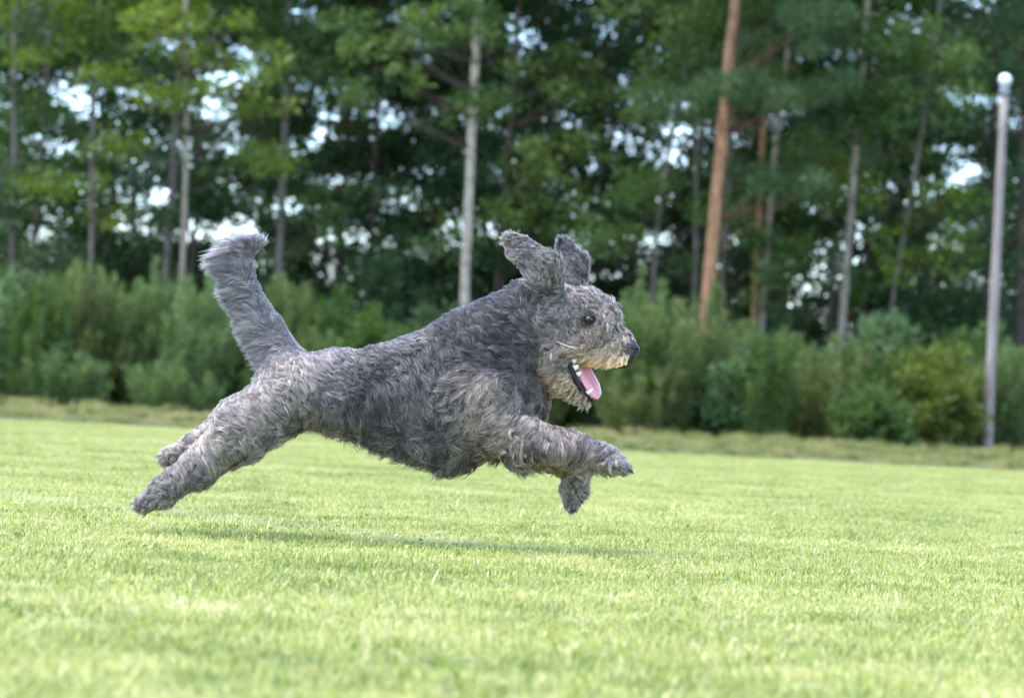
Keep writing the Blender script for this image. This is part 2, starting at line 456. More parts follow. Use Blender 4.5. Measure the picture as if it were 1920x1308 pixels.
def gap_reject(P, strength=0.5):
    u, v, D = to_px(P)
    keep = np.ones(len(P), bool)
    for gx, gy, rx, ry in GAPS:
        q = ((u - gx) / rx) ** 2 + ((v - gy) / ry) ** 2
        keep &= ~((q < 0.3) & (rng.random(len(P)) < strength))
    return keep

def clump_leaves(C, RX, RZ, n, size, flat=0.55, drop=0.0):
    """leaves of one spray: ellipsoid of leaf points, horizontally layered"""
    P = rng.standard_normal((n, 3)); P = unit(P) * (rng.random((n, 1)) ** 0.5)
    P *= np.array([RX, RX, RZ])
    A = unit(P * np.array([1, 1, 0.6]) + 0.5 * rng.standard_normal((n, 3)) * RX + np.array([0, 0, -drop * RX]))
    Nn = unit(np.array([0, 0, 1.0]) * flat * 2 + rng.standard_normal((n, 3)))
    L = size * rng.uniform(0.7, 1.3, n)
    V, F = leaf_quads(C + P, A, Nn, L, L * rng.uniform(0.55, 0.8, n))
    return V, F

def crown_mesh(name, clumps, mat, size, dens, needles=False):
    """clumps: (x,y,z,rx,rz,tint)"""
    Vs, Ts = [], []
    for (x, y, z, rx, rz, tn) in clumps:
        n = max(12, int(dens * rx * rx))
        C = np.array([x, y, z])
        if needles:
            n = int(n * 2.2)
            P = unit(rng.standard_normal((n, 3))) * (rng.random((n, 1)) ** 0.45) * np.array([rx, rx, rz])
            A = unit(P * np.array([1, 1, 1.5]) + 0.45 * rng.standard_normal((n, 3)) * rx + np.array([0, 0, 0.25 * rx]))
            V, F = leaf_quads(C + P, A, rand_dirs(n), np.full(n, size * 1.5), np.full(n, size * 0.28))
        else:
            V, F = clump_leaves(C, rx, rz, n, size)
        Vs.append(V)
        Ts.append(np.repeat(np.clip(tn + rng.normal(0, 0.16, len(V) // 4), 0, 1), 4))
    V = np.vstack(Vs)
    return mesh_from(name, V, np.arange(len(V)).reshape(-1, 4), mat, np.concatenate(Ts))

def trunk_path(pix, D, top_z):
    """trunk centre line through photograph pixels at depth D, down to the soil and up to top_z"""
    P = px([p[0] for p in pix], [p[1] for p in pix], np.full(len(pix), float(D)))
    P = P[np.argsort(P[:, 2])]
    d0 = (P[1] - P[0]) if len(P) > 1 else np.array([0, 0, 1.0])
    base = P[0] - d0 / d0[2] * (P[0][2] + 0.15); base[0] = P[0][0] * 0.4 + base[0] * 0.6
    d1 = P[-1] - P[-2]
    pts = [base, *P]
    if P[-1][2] < top_z:
        pts.append(P[-1] + d1 / d1[2] * (top_z - P[-1][2]) * np.array([0.7, 0.7, 1]))
    pts = np.array(pts)
    # resample with a slight natural waviness
    z = np.linspace(pts[0, 2], pts[-1, 2], 26)
    out = np.stack([np.interp(z, pts[:, 2], pts[:, 0]), np.interp(z, pts[:, 2], pts[:, 1]), z], -1)
    k = np.array([0.25, 0.5, 0.25])
    for _ in range(2):
        out[1:-1, :2] = 0.25 * out[:-2, :2] + 0.5 * out[1:-1, :2] + 0.25 * out[2:, :2]
    w = np.cumsum(rng.normal(0, 0.006, (26, 2)), 0); out[:, :2] += w - np.linspace(0, 1, 26)[:, None] * w[-1]
    return out

def make_tree(name, label, pix, D, dia_px, bark, leafm, clumps_px, top_z=9.0, size=0.085, dens=900, n_top=14, group=None, needles=False, n_low=5, tint=0.5, low=(2.0, 5.5), spread=1.2, split=True):
    limb_bark = M_redlimb if bark is M_pine else M_brown
    path = trunk_path(pix, D, top_z)
    root = path[0].copy(); root[2] = 0
    t = thing(name, root, label, "tree", group)
    rad = (0.84 if dia_px > 22 else 0.72) * dia_px / FPX * D / 2 * np.interp(path[:, 2], [0, 0.4, 5, top_z], [1.25, 1.02, 0.86, 0.3])
    mb = MB(); mb.tube(path - root, rad, 10, 0.035)
    obj("trunk", mb.mesh("trunk", bark), t)
    clumps = []
    for (cx, cy, r, tn) in clumps_px:
        c = px(cx, cy, D + rng.uniform(-1.3, 0.5))
        clumps.append([*c, r / FPX * D, r / FPX * D * 0.62, tn])
    for k in range(n_low):
        z = rng.uniform(*low); p = path[np.argmin(abs(path[:, 2] - z))]
        a = rng.uniform(0, 6.28); d = spread * math.sqrt(rng.random())
        c = np.array([p[0] + math.cos(a) * d, p[1] + math.sin(a) * d, z + rng.uniform(-.1, .4)])
        if gap_reject(c[None])[0]:
            r = rng.uniform(0.3, 0.55); clumps.append([*c, r, r * 0.5, np.clip(tint + rng.normal(0, .15), 0, 1)])
    for k in range(n_top):
        z = rng.uniform(6.2, top_z); p = path[np.argmin(abs(path[:, 2] - z))]
        a = rng.uniform(0, 6.28); d = spread * 1.1 * math.sqrt(rng.random())
        r = rng.uniform(0.5, 0.9); clumps.append([p[0] + math.cos(a) * d, p[1] + math.sin(a) * d, z, r, r * 0.55, tint])
    # limbs reach from the trunk to the sprays
    lb = MB()
    for c in clumps:
        cc = np.array(c[:3])
        zt = np.clip(cc[2] - 0.35 * np.hypot(cc[0] - path[0, 0], cc[1] - path[0, 1]) - 0.1, 1.0, top_z - 0.2)
        i = np.argmin(abs(path[:, 2] - zt)); p0 = path[i]
        midp = (p0 + cc) / 2 + np.array([0, 0, -0.05]) + rng.normal(0, .05, 3)
        lp = np.array([p0, midp, cc]); tq = np.linspace(0, 1, 6)[:, None]
        lp = (1 - tq) ** 2 * lp[0] + 2 * tq * (1 - tq) * lp[1] + tq ** 2 * lp[2]
        r0 = min(rad[i] * 0.3, 0.011)
        if split:
            lb = MB(); lb.tube(lp - root, np.linspace(r0, 0.004, 6), 5, 0.05)
            obj("limb", lb.mesh("limb", limb_bark), t)
        else:
            lb.tube(lp - root, np.linspace(r0, 0.004, 6), 4, 0.05)
    if not split:
        tag(obj("limb", lb.mesh("limb", limb_bark), t), kind='stuff')
    cl = [[c[0] - root[0], c[1] - root[1], c[2], c[3], c[4], c[5]] for c in clumps]
    obj("crown", crown_mesh("crown", cl, leafm, size, dens, needles), t)
    return t

def near(cx, cy, n, sx, sy, r, tn=0.6):
    return [(cx + rng.uniform(-sx, sx), cy + rng.uniform(-sy, sy), r * rng.uniform(0.7, 1.25), np.clip(tn + rng.normal(0, .12), 0, 1)) for _ in range(n)]

def zone(u):
    Z = ((190, "by the left edge of the photo"), (390, "left of the tail"), (560, "right behind the tail"), (840, "above the dog's back"), (1130, "behind the dog's neck and head"), (1290, "just right of the dog's muzzle"),
         (1410, "around the orange pine"), (1540, "between the two tan trunks"), (1690, "around the long tan trunk"), (1850, "left of the lamp post"), (9999, "right of the lamp post"))
    return next(t for lim, t in Z if u < lim)
FRONT = "trees at the front of the wood"
# --- the trees whose trunks stand out
make_tree("pale_trunk_tree", "tree with smooth cream-white trunk rising behind the dog's neck", [(868, 600), (880, 330), (890, 200), (900, 0)], 49, 22.5, M_birch, L_mid,
          near(720, 110, 14, 90, 80, 42, .75) + near(880, 40, 9, 50, 45, 32, .6), group=FRONT)
make_tree("pine_tree", "pine with thick orange trunk and dark needle sprays", [(1322, 600), (1345, 330), (1360, 170), (1376, 0)], 49, 31, M_pine, L_pine,
          near(1400, 165, 8, 80, 22, 38, .55) + near(1540, 165, 7, 70, 25, 38, .6) + near(1480, 60, 8, 90, 40, 38, .45) + near(1480, 345, 8, 110, 25, 36, .5), needles=True, dens=1500, size=0.07, group=FRONT)
make_tree("slender_tree", "tan-barked tree right of the pine with trunk clear up to the top edge", [(1575, 650), (1603, 330), (1628, 0)], 50, 20, M_tan, L_mid,
          near(1700, 150, 14, 110, 90, 42, .6) + near(1625, 60, 8, 50, 60, 34, .5) + near(1760, 90, 6, 70, 50, 40, .75) + near(1640, 240, 5, 60, 40, 38, .45), group=FRONT)
make_tree("slender_tree", "thin tan trunk between the orange pine and the next tan-barked tree", [(1428, 650), (1450, 320), (1482, 60)], 51.5, 15, M_tan, L_mid,
          near(1470, 500, 7, 70, 60, 34, .55), group=FRONT)
make_tree("crooked_tree", "thin crooked grey trunk above the dog's muzzle", [(1222, 540), (1240, 370), (1258, 260), (1290, 110)], 51, 13, M_grey, L_mid,
          near(1230, 60, 10, 80, 60, 40, .5) + near(1130, 440, 6, 50, 40, 30, .5) + near(1180, 330, 4, 40, 40, 30, .5), group=FRONT)
make_tree("slender_tree", "thin straight grey trunk just left of the orange pine", [(1300, 600), (1302, 100)], 53, 11, M_grey, L_mid, near(1290, 40, 8, 60, 50, 36, .5), group=FRONT)
make_tree("slender_tree", "thin grey trunk close behind the orange pine", [(1353, 560), (1370, 300), (1388, 20)], 52.5, 14, M_grey, L_mid, near(1400, 450, 5, 40, 50, 32, .6), group=FRONT)
make_tree("maple_tree", "slim tan trunk with bright yellow-green sprays left of the tail", [(338, 570), (350, 260), (345, 60)], 49, 16, M_tan, L_lime,
          near(370, 75, 15, 110, 50, 34, .65) + near(470, 130, 7, 60, 40, 34, .6) + near(370, 190, 6, 60, 35, 28, .6) + near(480, 205, 5, 60, 30, 26, .55) + near(310, 30, 9, 60, 30, 36, .6) + near(340, 150, 5, 30, 60, 30, .6), group=FRONT, size=0.09)
make_tree("slender_tree", "dull grey trunk leaning beside the slim tan trunk", [(312, 520), (325, 380), (330, 270)], 52, 19, M_grey, L_dark, near(250, 400, 6, 70, 60, 36, .5), group=FRONT)
make_tree("slender_tree", "grey-brown trunk rising directly behind the tail", [(520, 560), (530, 300), (536, 180), (540, 60)], 51, 20, M_grey, L_mid,
          near(590, 100, 10, 90, 60, 40, .45) + near(535, 90, 8, 30, 80, 34, .5) + near(620, 400, 7, 70, 50, 36, .4), group=FRONT)
make_tree("slender_tree", "thin grey trunk with low yellow-green shoots near the left edge", [(170, 480), (175, 230), (185, 40)], 50.5, 15, M_grey, L_lime,
          near(110, 60, 16, 110, 70, 40, .45) + near(180, 130, 6, 30, 60, 30, .4) + near(180, 300, 6, 24, 60, 22, .5) + near(195, 400, 5, 36, 35, 22, .55), group=FRONT)
make_tree("dark_tree", "dark trunk standing right of the cream-white trunk", [(940, 420), (950, 300), (965, 120), (970, 0)], 55, 17, M_brown, L_mid,
          near(1010, 400, 14, 90, 45, 34, .85) + near(1030, 300, 12, 70, 40, 34, .85) + near(1060, 150, 12, 90, 60, 38, .7), group=FRONT)
make_tree("dark_tree", "short dark trunk showing above the dog's back", [(806, 640), (812, 380)], 57, 13, M_brown, L_dark, near(800, 500, 9, 110, 60, 38, .5), group=FRONT)
make_tree("dark_tree", "brown trunk showing between tail and back over the low shrubs", [(632, 560), (640, 420)], 57, 15, M_brown, L_dark, near(690, 440, 8, 70, 60, 38, .5), group=FRONT)
make_tree("red_trunk_pine", "reddish brown pine trunk half hidden behind the tan trunks", [(1415, 560), (1430, 200), (1442, 60)], 55, 19, M_pine, L_pine,
          near(1440, 30, 6, 70, 30, 40, .4) + near(1560, 270, 6, 70, 50, 38, .4), needles=True, dens=1300, size=0.075, group=FRONT)
make_tree("dark_tree", "dark trunk just right of the long tan trunk", [(1620, 640), (1625, 430), (1640, 250)], 56, 15, M_brown, L_dark, near(1660, 330, 8, 60, 70, 38, .45), group=FRONT)
make_tree("beech_tree", "tree with lime-green leaf sprays beside the lamp post", [(1660, 640), (1700, 400), (1735, 200)], 50.5, 14, M_grey, L_lime,
          near(1720, 480, 10, 80, 60, 28, .6) + near(1770, 350, 7, 50, 40, 26, .6) + near(1640, 355, 4, 30, 20, 22, .7) + near(1800, 470, 5, 40, 60, 28, .5), group=FRONT)
make_tree("dark_tree", "dark leafy tree filling the right edge behind the lamp post", [(1910, 700), (1915, 300)], 52, 18, M_brown, L_dark,
          near(1880, 100, 9, 60, 90, 42, .6) + near(1870, 420, 9, 60, 120, 40, .5) + near(1850, 560, 6, 80, 60, 40, .4), n_low=10, group=FRONT)
make_tree("leafy_tree", "dark leafy tree filling the left edge of the wood", [(20, 560), (30, 0)], 51, 17, M_grey, L_dark,
          near(40, 330, 9, 60, 90, 42, .5) + near(60, 430, 6, 80, 50, 40, .4), n_low=6, group=FRONT)

# --- the dark trees deeper in the wood
nb = 0
for D, xs in ((56.5, 7), (60, 8), (64, 8), (69, 9)):
    for k in range(xs):
        u = -180 + (k + 0.5 + rng.uniform(-.3, .3)) * 2280 / xs
        base = px(u, 560, D)
        lean = rng.normal(0, 14)
        make_tree("shaded_tree", "dark leafy tree in shade deep in the wood " + zone(u), [(u, 560), (u + 25 + lean, 60)], D, rng.uniform(11, 18), M_brown if rng.random() < .6 else M_grey,
                  L_dark if rng.random() < 0.75 else L_mid, [], top_z=9.5, size=0.095, dens=950, n_low=66, n_top=16, low=(0.8, 6.4), spread=1.7, tint=0.45,
                  group="shaded trees deep in the wood", split=False)

# --- shrubs along the edge
def shrub_mesh(kind, h, w, n_sh, leafm):
    """upright: many near-vertical leafy shoots; bushy: leaf sprays on spreading stems. returns stems, foliage"""
    sb = MB(); Vs, Ts = [], []
    for k in range(n_sh):
        a = rng.uniform(0, 6.28); rr = math.sqrt(rng.random())
        if kind == 'upright':
            base = np.array([math.cos(a), math.sin(a), 0]) * rr * w * 0.32
            hh = h * rng.uniform(0.55, 1.05) * (1 - 0.30 * rr)
            tip = base * 1.5 + np.array([rng.normal(0, .07), rng.normal(0, .07), hh])
            bow = rng.normal(0, .05, 3)
        else:
            base = np.array([math.cos(a), math.sin(a), 0]) * rr * w * 0.10
            hh = h * rng.uniform(0.25, 1.0) * math.sqrt(max(0.05, 1 - 0.75 * rr * rr))
            tip = np.array([math.cos(a), math.sin(a), 0]) * rr * w * 0.5 + np.array([0, 0, hh])
            bow = np.array([0, 0, 0.08 * h]) + rng.normal(0, .04, 3)
        tq = np.linspace(0, 1, 6)[:, None]
        mid = (base + tip) / 2 + bow
        pth = (1 - tq) ** 2 * base + 2 * tq * (1 - tq) * mid + tq ** 2 * tip
        sb.tube(pth, np.linspace(0.008, 0.002, 6), 4)
        n = int((170 if kind == 'upright' else 150) * hh / 1.2) + 30
        s = rng.uniform(0.12, 1.0, n) if kind == 'upright' else rng.uniform(0.35, 1.05, n)
        P = (1 - s)[:, None] ** 2 * base + 2 * (s * (1 - s))[:, None] * mid + s[:, None] ** 2 * tip
        ax = unit(tip - base)
        out_ = rand_dirs(n)
        if kind == 'upright':
            P = P + out_ * (0.02 + 0.10 * (1 - s) * rng.random(n))[:, None]
            A = unit(ax * 1.1 + out_ * 0.8)
            L = rng.uniform(0.045, 0.085, n); W = L * rng.uniform(0.25, 0.4, n)
        else:
            P = P + out_ * (rng.random(n) ** 0.6 * 0.13)[:, None]
            A = unit(out_ + ax * 0.4 + np.array([0, 0, 0.15]))
            L = rng.uniform(0.05, 0.095, n); W = L * rng.uniform(0.5, 0.75, n)
        V, F = leaf_quads(P, A, rand_dirs(n) * 0.8 + np.array([0, 0, .8]), L, W)
        Vs.append(V); Ts.append(np.repeat(np.clip(rng.normal(0.5, .13) + rng.normal(0, .13, n), 0, 1), 4))
    V = np.vstack(Vs)
    return sb, mesh_from("foliage", V, np.arange(len(V)).reshape(-1, 4), leafm, np.concatenate(Ts))

def shrub(name, label, u, D, top_py, wpx, kind, leafm, n_sh=70, group="shrubs along the edge of the wood"):
    hy = 747 + (u - 960) * math.tan(ROLL)
    h = (hy - top_py) / FPX * D + CAM[2]
    base = px(u, hy, D); base[2] = 0
    t = thing(name, base, label, "shrub", group)
    sb, me = shrub_mesh(kind, h, wpx / FPX * D, n_sh, leafm)
    obj("stem", sb.mesh("stem", M_brown), t)
    obj("foliage", me, t)
    return t

SH = [
 # name, label, u, D, top, width, kind, leaf, shoots
 ("broadleaf_shrub", "pale grey-green broad-leaved shrub at the left edge", 25, 45.5, 500, 190, 'bushy', L_teal, 80),
 ("willow_shrub", "tall olive willow shrub second from the left edge", 150, 46, 470, 200, 'upright', L_olive, 95),
 ("willow_shrub", "upright green willow shrub below the leaning grey trunk", 285, 46.2, 480, 200, 'upright', L_willow, 95),
 ("willow_shrub", "tall green willow shrub left of the tail", 400, 45.5, 500, 190, 'upright', L_willow, 95),
 ("broadleaf_shrub", "low upright shrub at the foot of the willows near the left edge", 120, 44.6, 640, 170, 'upright', L_willow, 75),
 ("broadleaf_shrub", "low upright shrub beside the verge left of the hind paws", 330, 44.5, 655, 200, 'upright', L_willow, 80),
 ("willow_shrub", "slim olive shrub rising right behind the tail tip", 520, 46.5, 470, 120, 'upright', L_olive, 60),
 ("broadleaf_shrub", "dark green bush between tail and back", 620, 48, 545, 190, 'bushy', L_mid, 85),
 ("broadleaf_shrub", "low mid-green bush right above the loin", 705, 46.5, 585, 180, 'bushy', L_mid, 75),
 ("broadleaf_shrub", "dark bush left of the cream-white trunk above the shoulder", 810, 47, 570, 190, 'bushy', L_dark, 80),
 ("broadleaf_shrub", "green bush hidden mostly by the dog's hindquarters", 500, 45, 610, 180, 'bushy', L_mid, 60),
 ("broadleaf_shrub", "green bush hidden mostly by the dog's neck", 950, 46, 560, 200, 'bushy', L_mid, 60),
 ("broadleaf_shrub", "green bush directly behind the dog's head", 1080, 46, 575, 190, 'bushy', L_mid, 70),
 ("willow_shrub", "tall upright willow shrub just right of the dog's forehead", 1195, 46.2, 505, 180, 'upright', L_willow, 90),
 ("willow_shrub", "tall feathery olive shrub below the orange pine", 1320, 46, 520, 210, 'upright', L_olive, 100),
 ("willow_shrub", "small olive shrub in front of the dog's open mouth", 1200, 44.8, 660, 170, 'upright', L_olive, 70),
 ("broadleaf_shrub", "bluish green bush low between pine and tan trunks", 1400, 45, 640, 150, 'bushy', L_teal, 70),
 ("willow_shrub", "feathery green shrub between the two tan trunks", 1455, 46, 605, 190, 'upright', L_willow, 85),
 ("willow_shrub", "olive shrub at the foot of the long tan trunk", 1570, 45.5, 610, 180, 'upright', L_olive, 85),
 ("broadleaf_shrub", "fresh green bush right of the long tan trunk", 1660, 46, 585, 200, 'bushy', L_teal, 95),
 ("broadleaf_shrub", "yellow-green bush left of the lamp post", 1740, 45.3, 625, 210, 'bushy', L_yel, 95),
 ("broadleaf_shrub", "low green bush beside the verge below the yellow-green one", 1640, 44.6, 720, 160, 'bushy', L_mid, 60),
 ("broadleaf_shrub", "dark green bush behind the lamp post", 1830, 47, 600, 180, 'bushy', L_mid, 80),
 ("willow_shrub", "olive shrub at the right edge beyond the lamp post", 1915, 46, 620, 190, 'upright', L_willow, 90),
]
for s in SH:
    shrub(*s)
for k in range(14):
    u = -120 + k * 165 + rng.uniform(-40, 40)
    shrub("understorey_bush", "dark bush in shade under the trees " + zone(u), u, rng.uniform(49.5, 54), 747 + (u - 960) * .05 - rng.uniform(170, 260), 260, 'bushy', L_dark, 62, group="dark bushes under the trees")
for k in range(12):
    u = -200 + k * 200 + rng.uniform(-40, 40)
    shrub("backmost_bush", "large dark bush at the wood's back " + zone(u), u, rng.uniform(72, 78), 747 + (u - 960) * .05 - rng.uniform(250, 330), 330, 'bushy', L_dark, 110, group="dark bushes at the back of the wood")

# --- the thicket of slender saplings between the larger shrubs
SAP = []
for k in range(5):
    lm = (L_willow, L_olive, L_willow, L_mid, L_olive)[k]
    SAP.append((*shrub_mesh('upright', 1.6, 0.8, 46, lm),))
SAPM = [(a.mesh("stem", M_brown), b) for a, b in SAP]
for k in range(46):
    u = -60 + k * 45 + rng.uniform(-20, 20)
    D = rng.uniform(44.6, 47.5)
    hy = 747 + (u - 960) * math.tan(ROLL)
    prof = np.interp(u, [0, 300, 480, 600, 850, 1100, 1300, 1450, 1600, 1750, 1920], [500, 500, 520, 590, 600, 560, 540, 610, 620, 650, 640])
    h = (hy - prof + rng.uniform(-35, 25)) / FPX * D + CAM[2]
    base = px(u, hy, D); base[2] = 0
    t = thing("sapling", base, "slender feathery sapling in the green thicket " + zone(u), "sapling", "saplings in the thicket along the wood edge")
    t.rotation_euler = (0, 0, rng.uniform(0, 6.28)); sc_ = h / 1.6
    t.scale = (sc_ * rng.uniform(.85, 1.15), sc_, sc_)
    a, b = SAPM[k % 5]
    obj("stem", a, t); obj("foliage", b, t)

# --- one white flower standing out in the verge
M_petal = plain_mat("white petals", (0.80, 0.80, 0.74), .6, .2, .05)
fb = px(366, 772, 43.5); fz = fb[2]; fb[2] = 0
fl = thing("flower", fb, "single small white flower in the verge left of the hind leg", "flower")
mb = MB(); mb.tube(np.array([(0, 0, 0), (.01, 0, fz * .5), (0, .01, fz)]), [.004, .003, .003], 5); obj("stem", mb.mesh("stem", L_mid), fl)
a_ = np.arange(9) / 9 * 6.283
pv, pf = leaf_quads(np.tile([0, 0.01, fz], (9, 1)), np.stack([np.cos(a_), np.sin(a_), 0.5 + 0 * a_], -1), np.tile([0, 0, 1.0], (9, 1)), np.full(9, .035), np.full(9, .02))
obj("bloom", mesh_from("bloom", pv, pf, M_petal, np.full(len(pv), .5)), fl)

# ------------------------------------------------------------------ lamp post
M_post = bark_mat("weathered post", (0.19, 0.155, 0.13), (0.28, 0.232, 0.20), (0.38, 0.325, 0.285), 8, 0.1)
M_globe = plain_mat("opal glass", (0.82, 0.84, 0.80), 0.25, 0.5, 0.03)
M_collar = plain_mat("galvanised collar", (0.22, 0.23, 0.24), 0.5, 0.5, 0.2)
def lathe(profile, n=20):
    V, Q = [], []
    prof = np.array(profile, float)
    a = np.linspace(0, 2 * np.pi, n, endpoint=False)
    V = np.stack([prof[:, 0][:, None] * np.cos(a), prof[:, 0][:, None] * np.sin(a), np.repeat(prof[:, 1][:, None], n, 1)], -1).reshape(-1, 3)
    i, j = np.meshgrid(np.arange(len(prof) - 1), np.arange(n), indexing='ij')
    q = np.stack([i * n + j, i * n + (j + 1) % n, (i + 1) * n + (j + 1) % n, (i + 1) * n + j], -1).reshape(-1, 4)
    return V, q
LD = 45.5
lb_ = px(1850, 850, LD); lt_ = px(1883, 178, LD)
lb_[2] = 0
lean = lt_ - lb_
lamp = thing("lamp_post", lb_, "grey post with a small white globe lamp standing among shrubs at the right", "lamp post")
H = lean[2]
mb = MB(); zz = np.linspace(-0.3, 1, 14)[:, None]
mb.tube(lean * zz, np.interp(zz[:, 0], [0, 1], [0.066, 0.044]), 16, 0.006)
obj("pole", mb.mesh("pole", M_post), lamp)
V, q = lathe([(0.0, -0.005), (0.056, -0.005), (0.062, 0.02), (0.056, 0.06), (0.055, 0.085), (0.05, 0.11), (0.0, 0.112)])
c = obj("collar", mesh_from("collar", V, q, M_collar, np.full(len(V), .5), True), lamp, loc=tuple(lean))
r = 0.076
prof = [(0.0, 0.10)] + [(r * math.sin(t), 0.175 - r * math.cos(t)) for t in np.linspace(0.5, math.pi - 0.02, 12)]
V, q = lathe(prof)
obj("globe", mesh_from("globe", V, q, M_globe, np.full(len(V), .5), True), lamp, loc=tuple(lean))

# ------------------------------------------------------------------ dog
# modelled in its own plane: u to the right, v downward, w towards the camera; 1 unit = SC metres
SC = DOG_D / FPX
DOG_C = CAM + Fv * DOG_D
def dog_world(p):
    p = np.asarray(p, float)
    return DOG_C + (p[..., 0:1] - 960) * SC * Rv + (654 - p[..., 1:2]) * SC * Uv - p[..., 2:3] * SC * Fv
def dog_vec(p):
    p = np.asarray(p, float)
    return p[..., 0:1] * Rv - p[..., 1:2] * Uv - p[..., 2:3] * Fv
dog_root = dog_world(np.array([720, 900, 0.0])); dog_root = np.array([dog_root[0], dog_root[1], dog_root[2]])

# primitives: region, a(u,v,w,r), b(u,v,w,r), squash of w, blend
PR = []
def cone(reg, a, b, sw=1.0, k=26): PR.append((reg, np.array(a, float), np.array(b, float), sw, k))
# trunk
cone('rump', (545, 722, 0, 58), (650, 729, 0, 60), 0.95, 30)
cone('body', (650, 729, 0, 60), (760, 736, 0, 84), 0.88, 30)
cone('body', (760, 736, 0, 84), (850, 735, 0, 116), 0.72, 34)
cone('body', (850, 735, 0, 116), (905, 715, 0, 113), 0.68, 34)
cone('neck', (915, 672, 0, 98), (1005, 602, 0, 74), 0.74, 34)
cone('chest', (925, 735, 0, 84), (992, 722, 0, 40), 0.8, 30)
# legs
cone('hind', (560, 738, 42, 54), (460, 803, 52, 46), 0.9, 28)
cone('hind', (460, 803, 52, 46), (385, 866, 58, 27), 0.9, 20)
cone('hind', (385, 866, 58, 27), (318, 912, 58, 20), 0.9, 16)
cone('foot', (318, 912, 58, 19), (284, 936, 58, 13), 1.1, 12)
cone('hind', (545, 740, -42, 54), (450, 792, -52, 42), 0.9, 28)
cone('hind', (450, 792, -52, 42), (372, 832, -56, 21), 0.9, 18)
cone('foot', (372, 832, -56, 20), (318, 852, -56, 13), 1.0, 14)
cone('fore', (895, 742, 48, 64), (970, 818, 60, 36), 0.75, 30)
cone('fore', (970, 818, 60, 36), (1075, 844, 62, 23), 0.95, 22)
cone('fore', (1075, 844, 62, 23), (1124, 854, 60, 18), 1.0, 14)
cone('paw', (1124, 854, 60, 18), (1150, 862, 58, 17), 1.15, 12)
for dw, dv, du in ((-20, -2, -4), (-7, 5, 0), (8, 7, 2), (21, 2, -2)):
    cone('paw', (1148 + du, 862 + dv, 58 + dw, 11), (1166 + du, 868 + dv, 58 + dw, 8.5), 0.85, 3)
cone('fore', (900, 750, -48, 60), (985, 830, -50, 34), 0.75, 30)
cone('fore', (985, 830, -50, 32), (1078, 862, -38, 22), 0.95, 22)
cone('fore2', (1078, 862, -38, 22), (1078, 912, -30, 19), 1.0, 14)
cone('paw2', (1078, 912, -30, 20), (1073, 938, -28, 13), 1.0, 12)
for dw in (-14, 0, 13):
    cone('paw2', (1074, 930, -28 + dw, 10), (1072, 946, -28 + dw, 7), 0.85, 3)
# tail
cone('tail', (548, 675, 0, 24), (512, 612, 0, 17), 1.0, 20)
cone('tail', (512, 612, 0, 17), (474, 545, 0, 12), 1.0, 12)
cone('tail', (474, 545, 0, 12), (462, 500, 0, 9), 1.0, 10)
cone('tail', (462, 500, 0, 9), (468, 474, 0, 8), 1.0, 8)
cone('tip', (468, 474, 0, 8), (484, 458, 0, 8), 1.0, 8)
# head
cone('skull', (1050, 600, 0, 62), (1096, 604, 8, 56), 0.86, 28)
cone('brow', (1104, 590, 6, 41), (1126, 597, 8, 29), 0.9, 18)
cone('cheek', (1045, 655, 10, 44), (1082, 648, 12, 34), 0.95, 24)
cone('muzzle', (1104, 638, 10, 38), (1164, 648, 14, 29), 0.80, 12)
cone('lipfur', (1118, 660, 12, 21), (1164, 669, 14, 17), 1.35, 8)
cone('jaw', (1040, 690, 6, 34), (1058, 716, 10, 22), 1.1, 18)
cone('jaw', (1058, 716, 10, 21), (1096, 745, 12, 9), 1.45, 10)
# ears
cone('ear', (1036, 552, 46, 22), (1022, 508, 62, 35), 0.28, 12)
cone('ear', (1022, 508, 62, 35), (985, 477, 62, 26), 0.26, 10)
cone('ear', (985, 477, 62, 26), (968, 462, 60, 17), 0.26, 10)
cone('earfar', (1082, 548, -38, 22), (1077, 502, -48, 28), 0.32, 12)
cone('earfar', (1077, 502, -48, 28), (1062, 470, -50, 18), 0.30, 10)
# carved out of the head: the open mouth
EARCUT = ((998, 496, 93, 28), (1026, 538, 84, 22), 1.0)
CUT = [((1103, 600, 84, 25), (1112, 603, 84, 22), 1.0), EARCUT, ((1092, 697, 12, 9), (1132, 716, 14, 17), 2.2), ((1100, 712, 12, 12), (1140, 745, 14, 24), 2.2)]

def cone_d(P, a, b, sw):
    s = np.array([1, 1, 1 / sw])
    A, B = a[:3] * s, b[:3] * s
    Q = P * s - A; ba = B - A
    t = np.clip((Q @ ba) / max(ba @ ba, 1e-6), 0, 1)
    return np.linalg.norm(Q - t[..., None] * ba, axis=-1) - (a[3] + (b[3] - a[3]) * t)

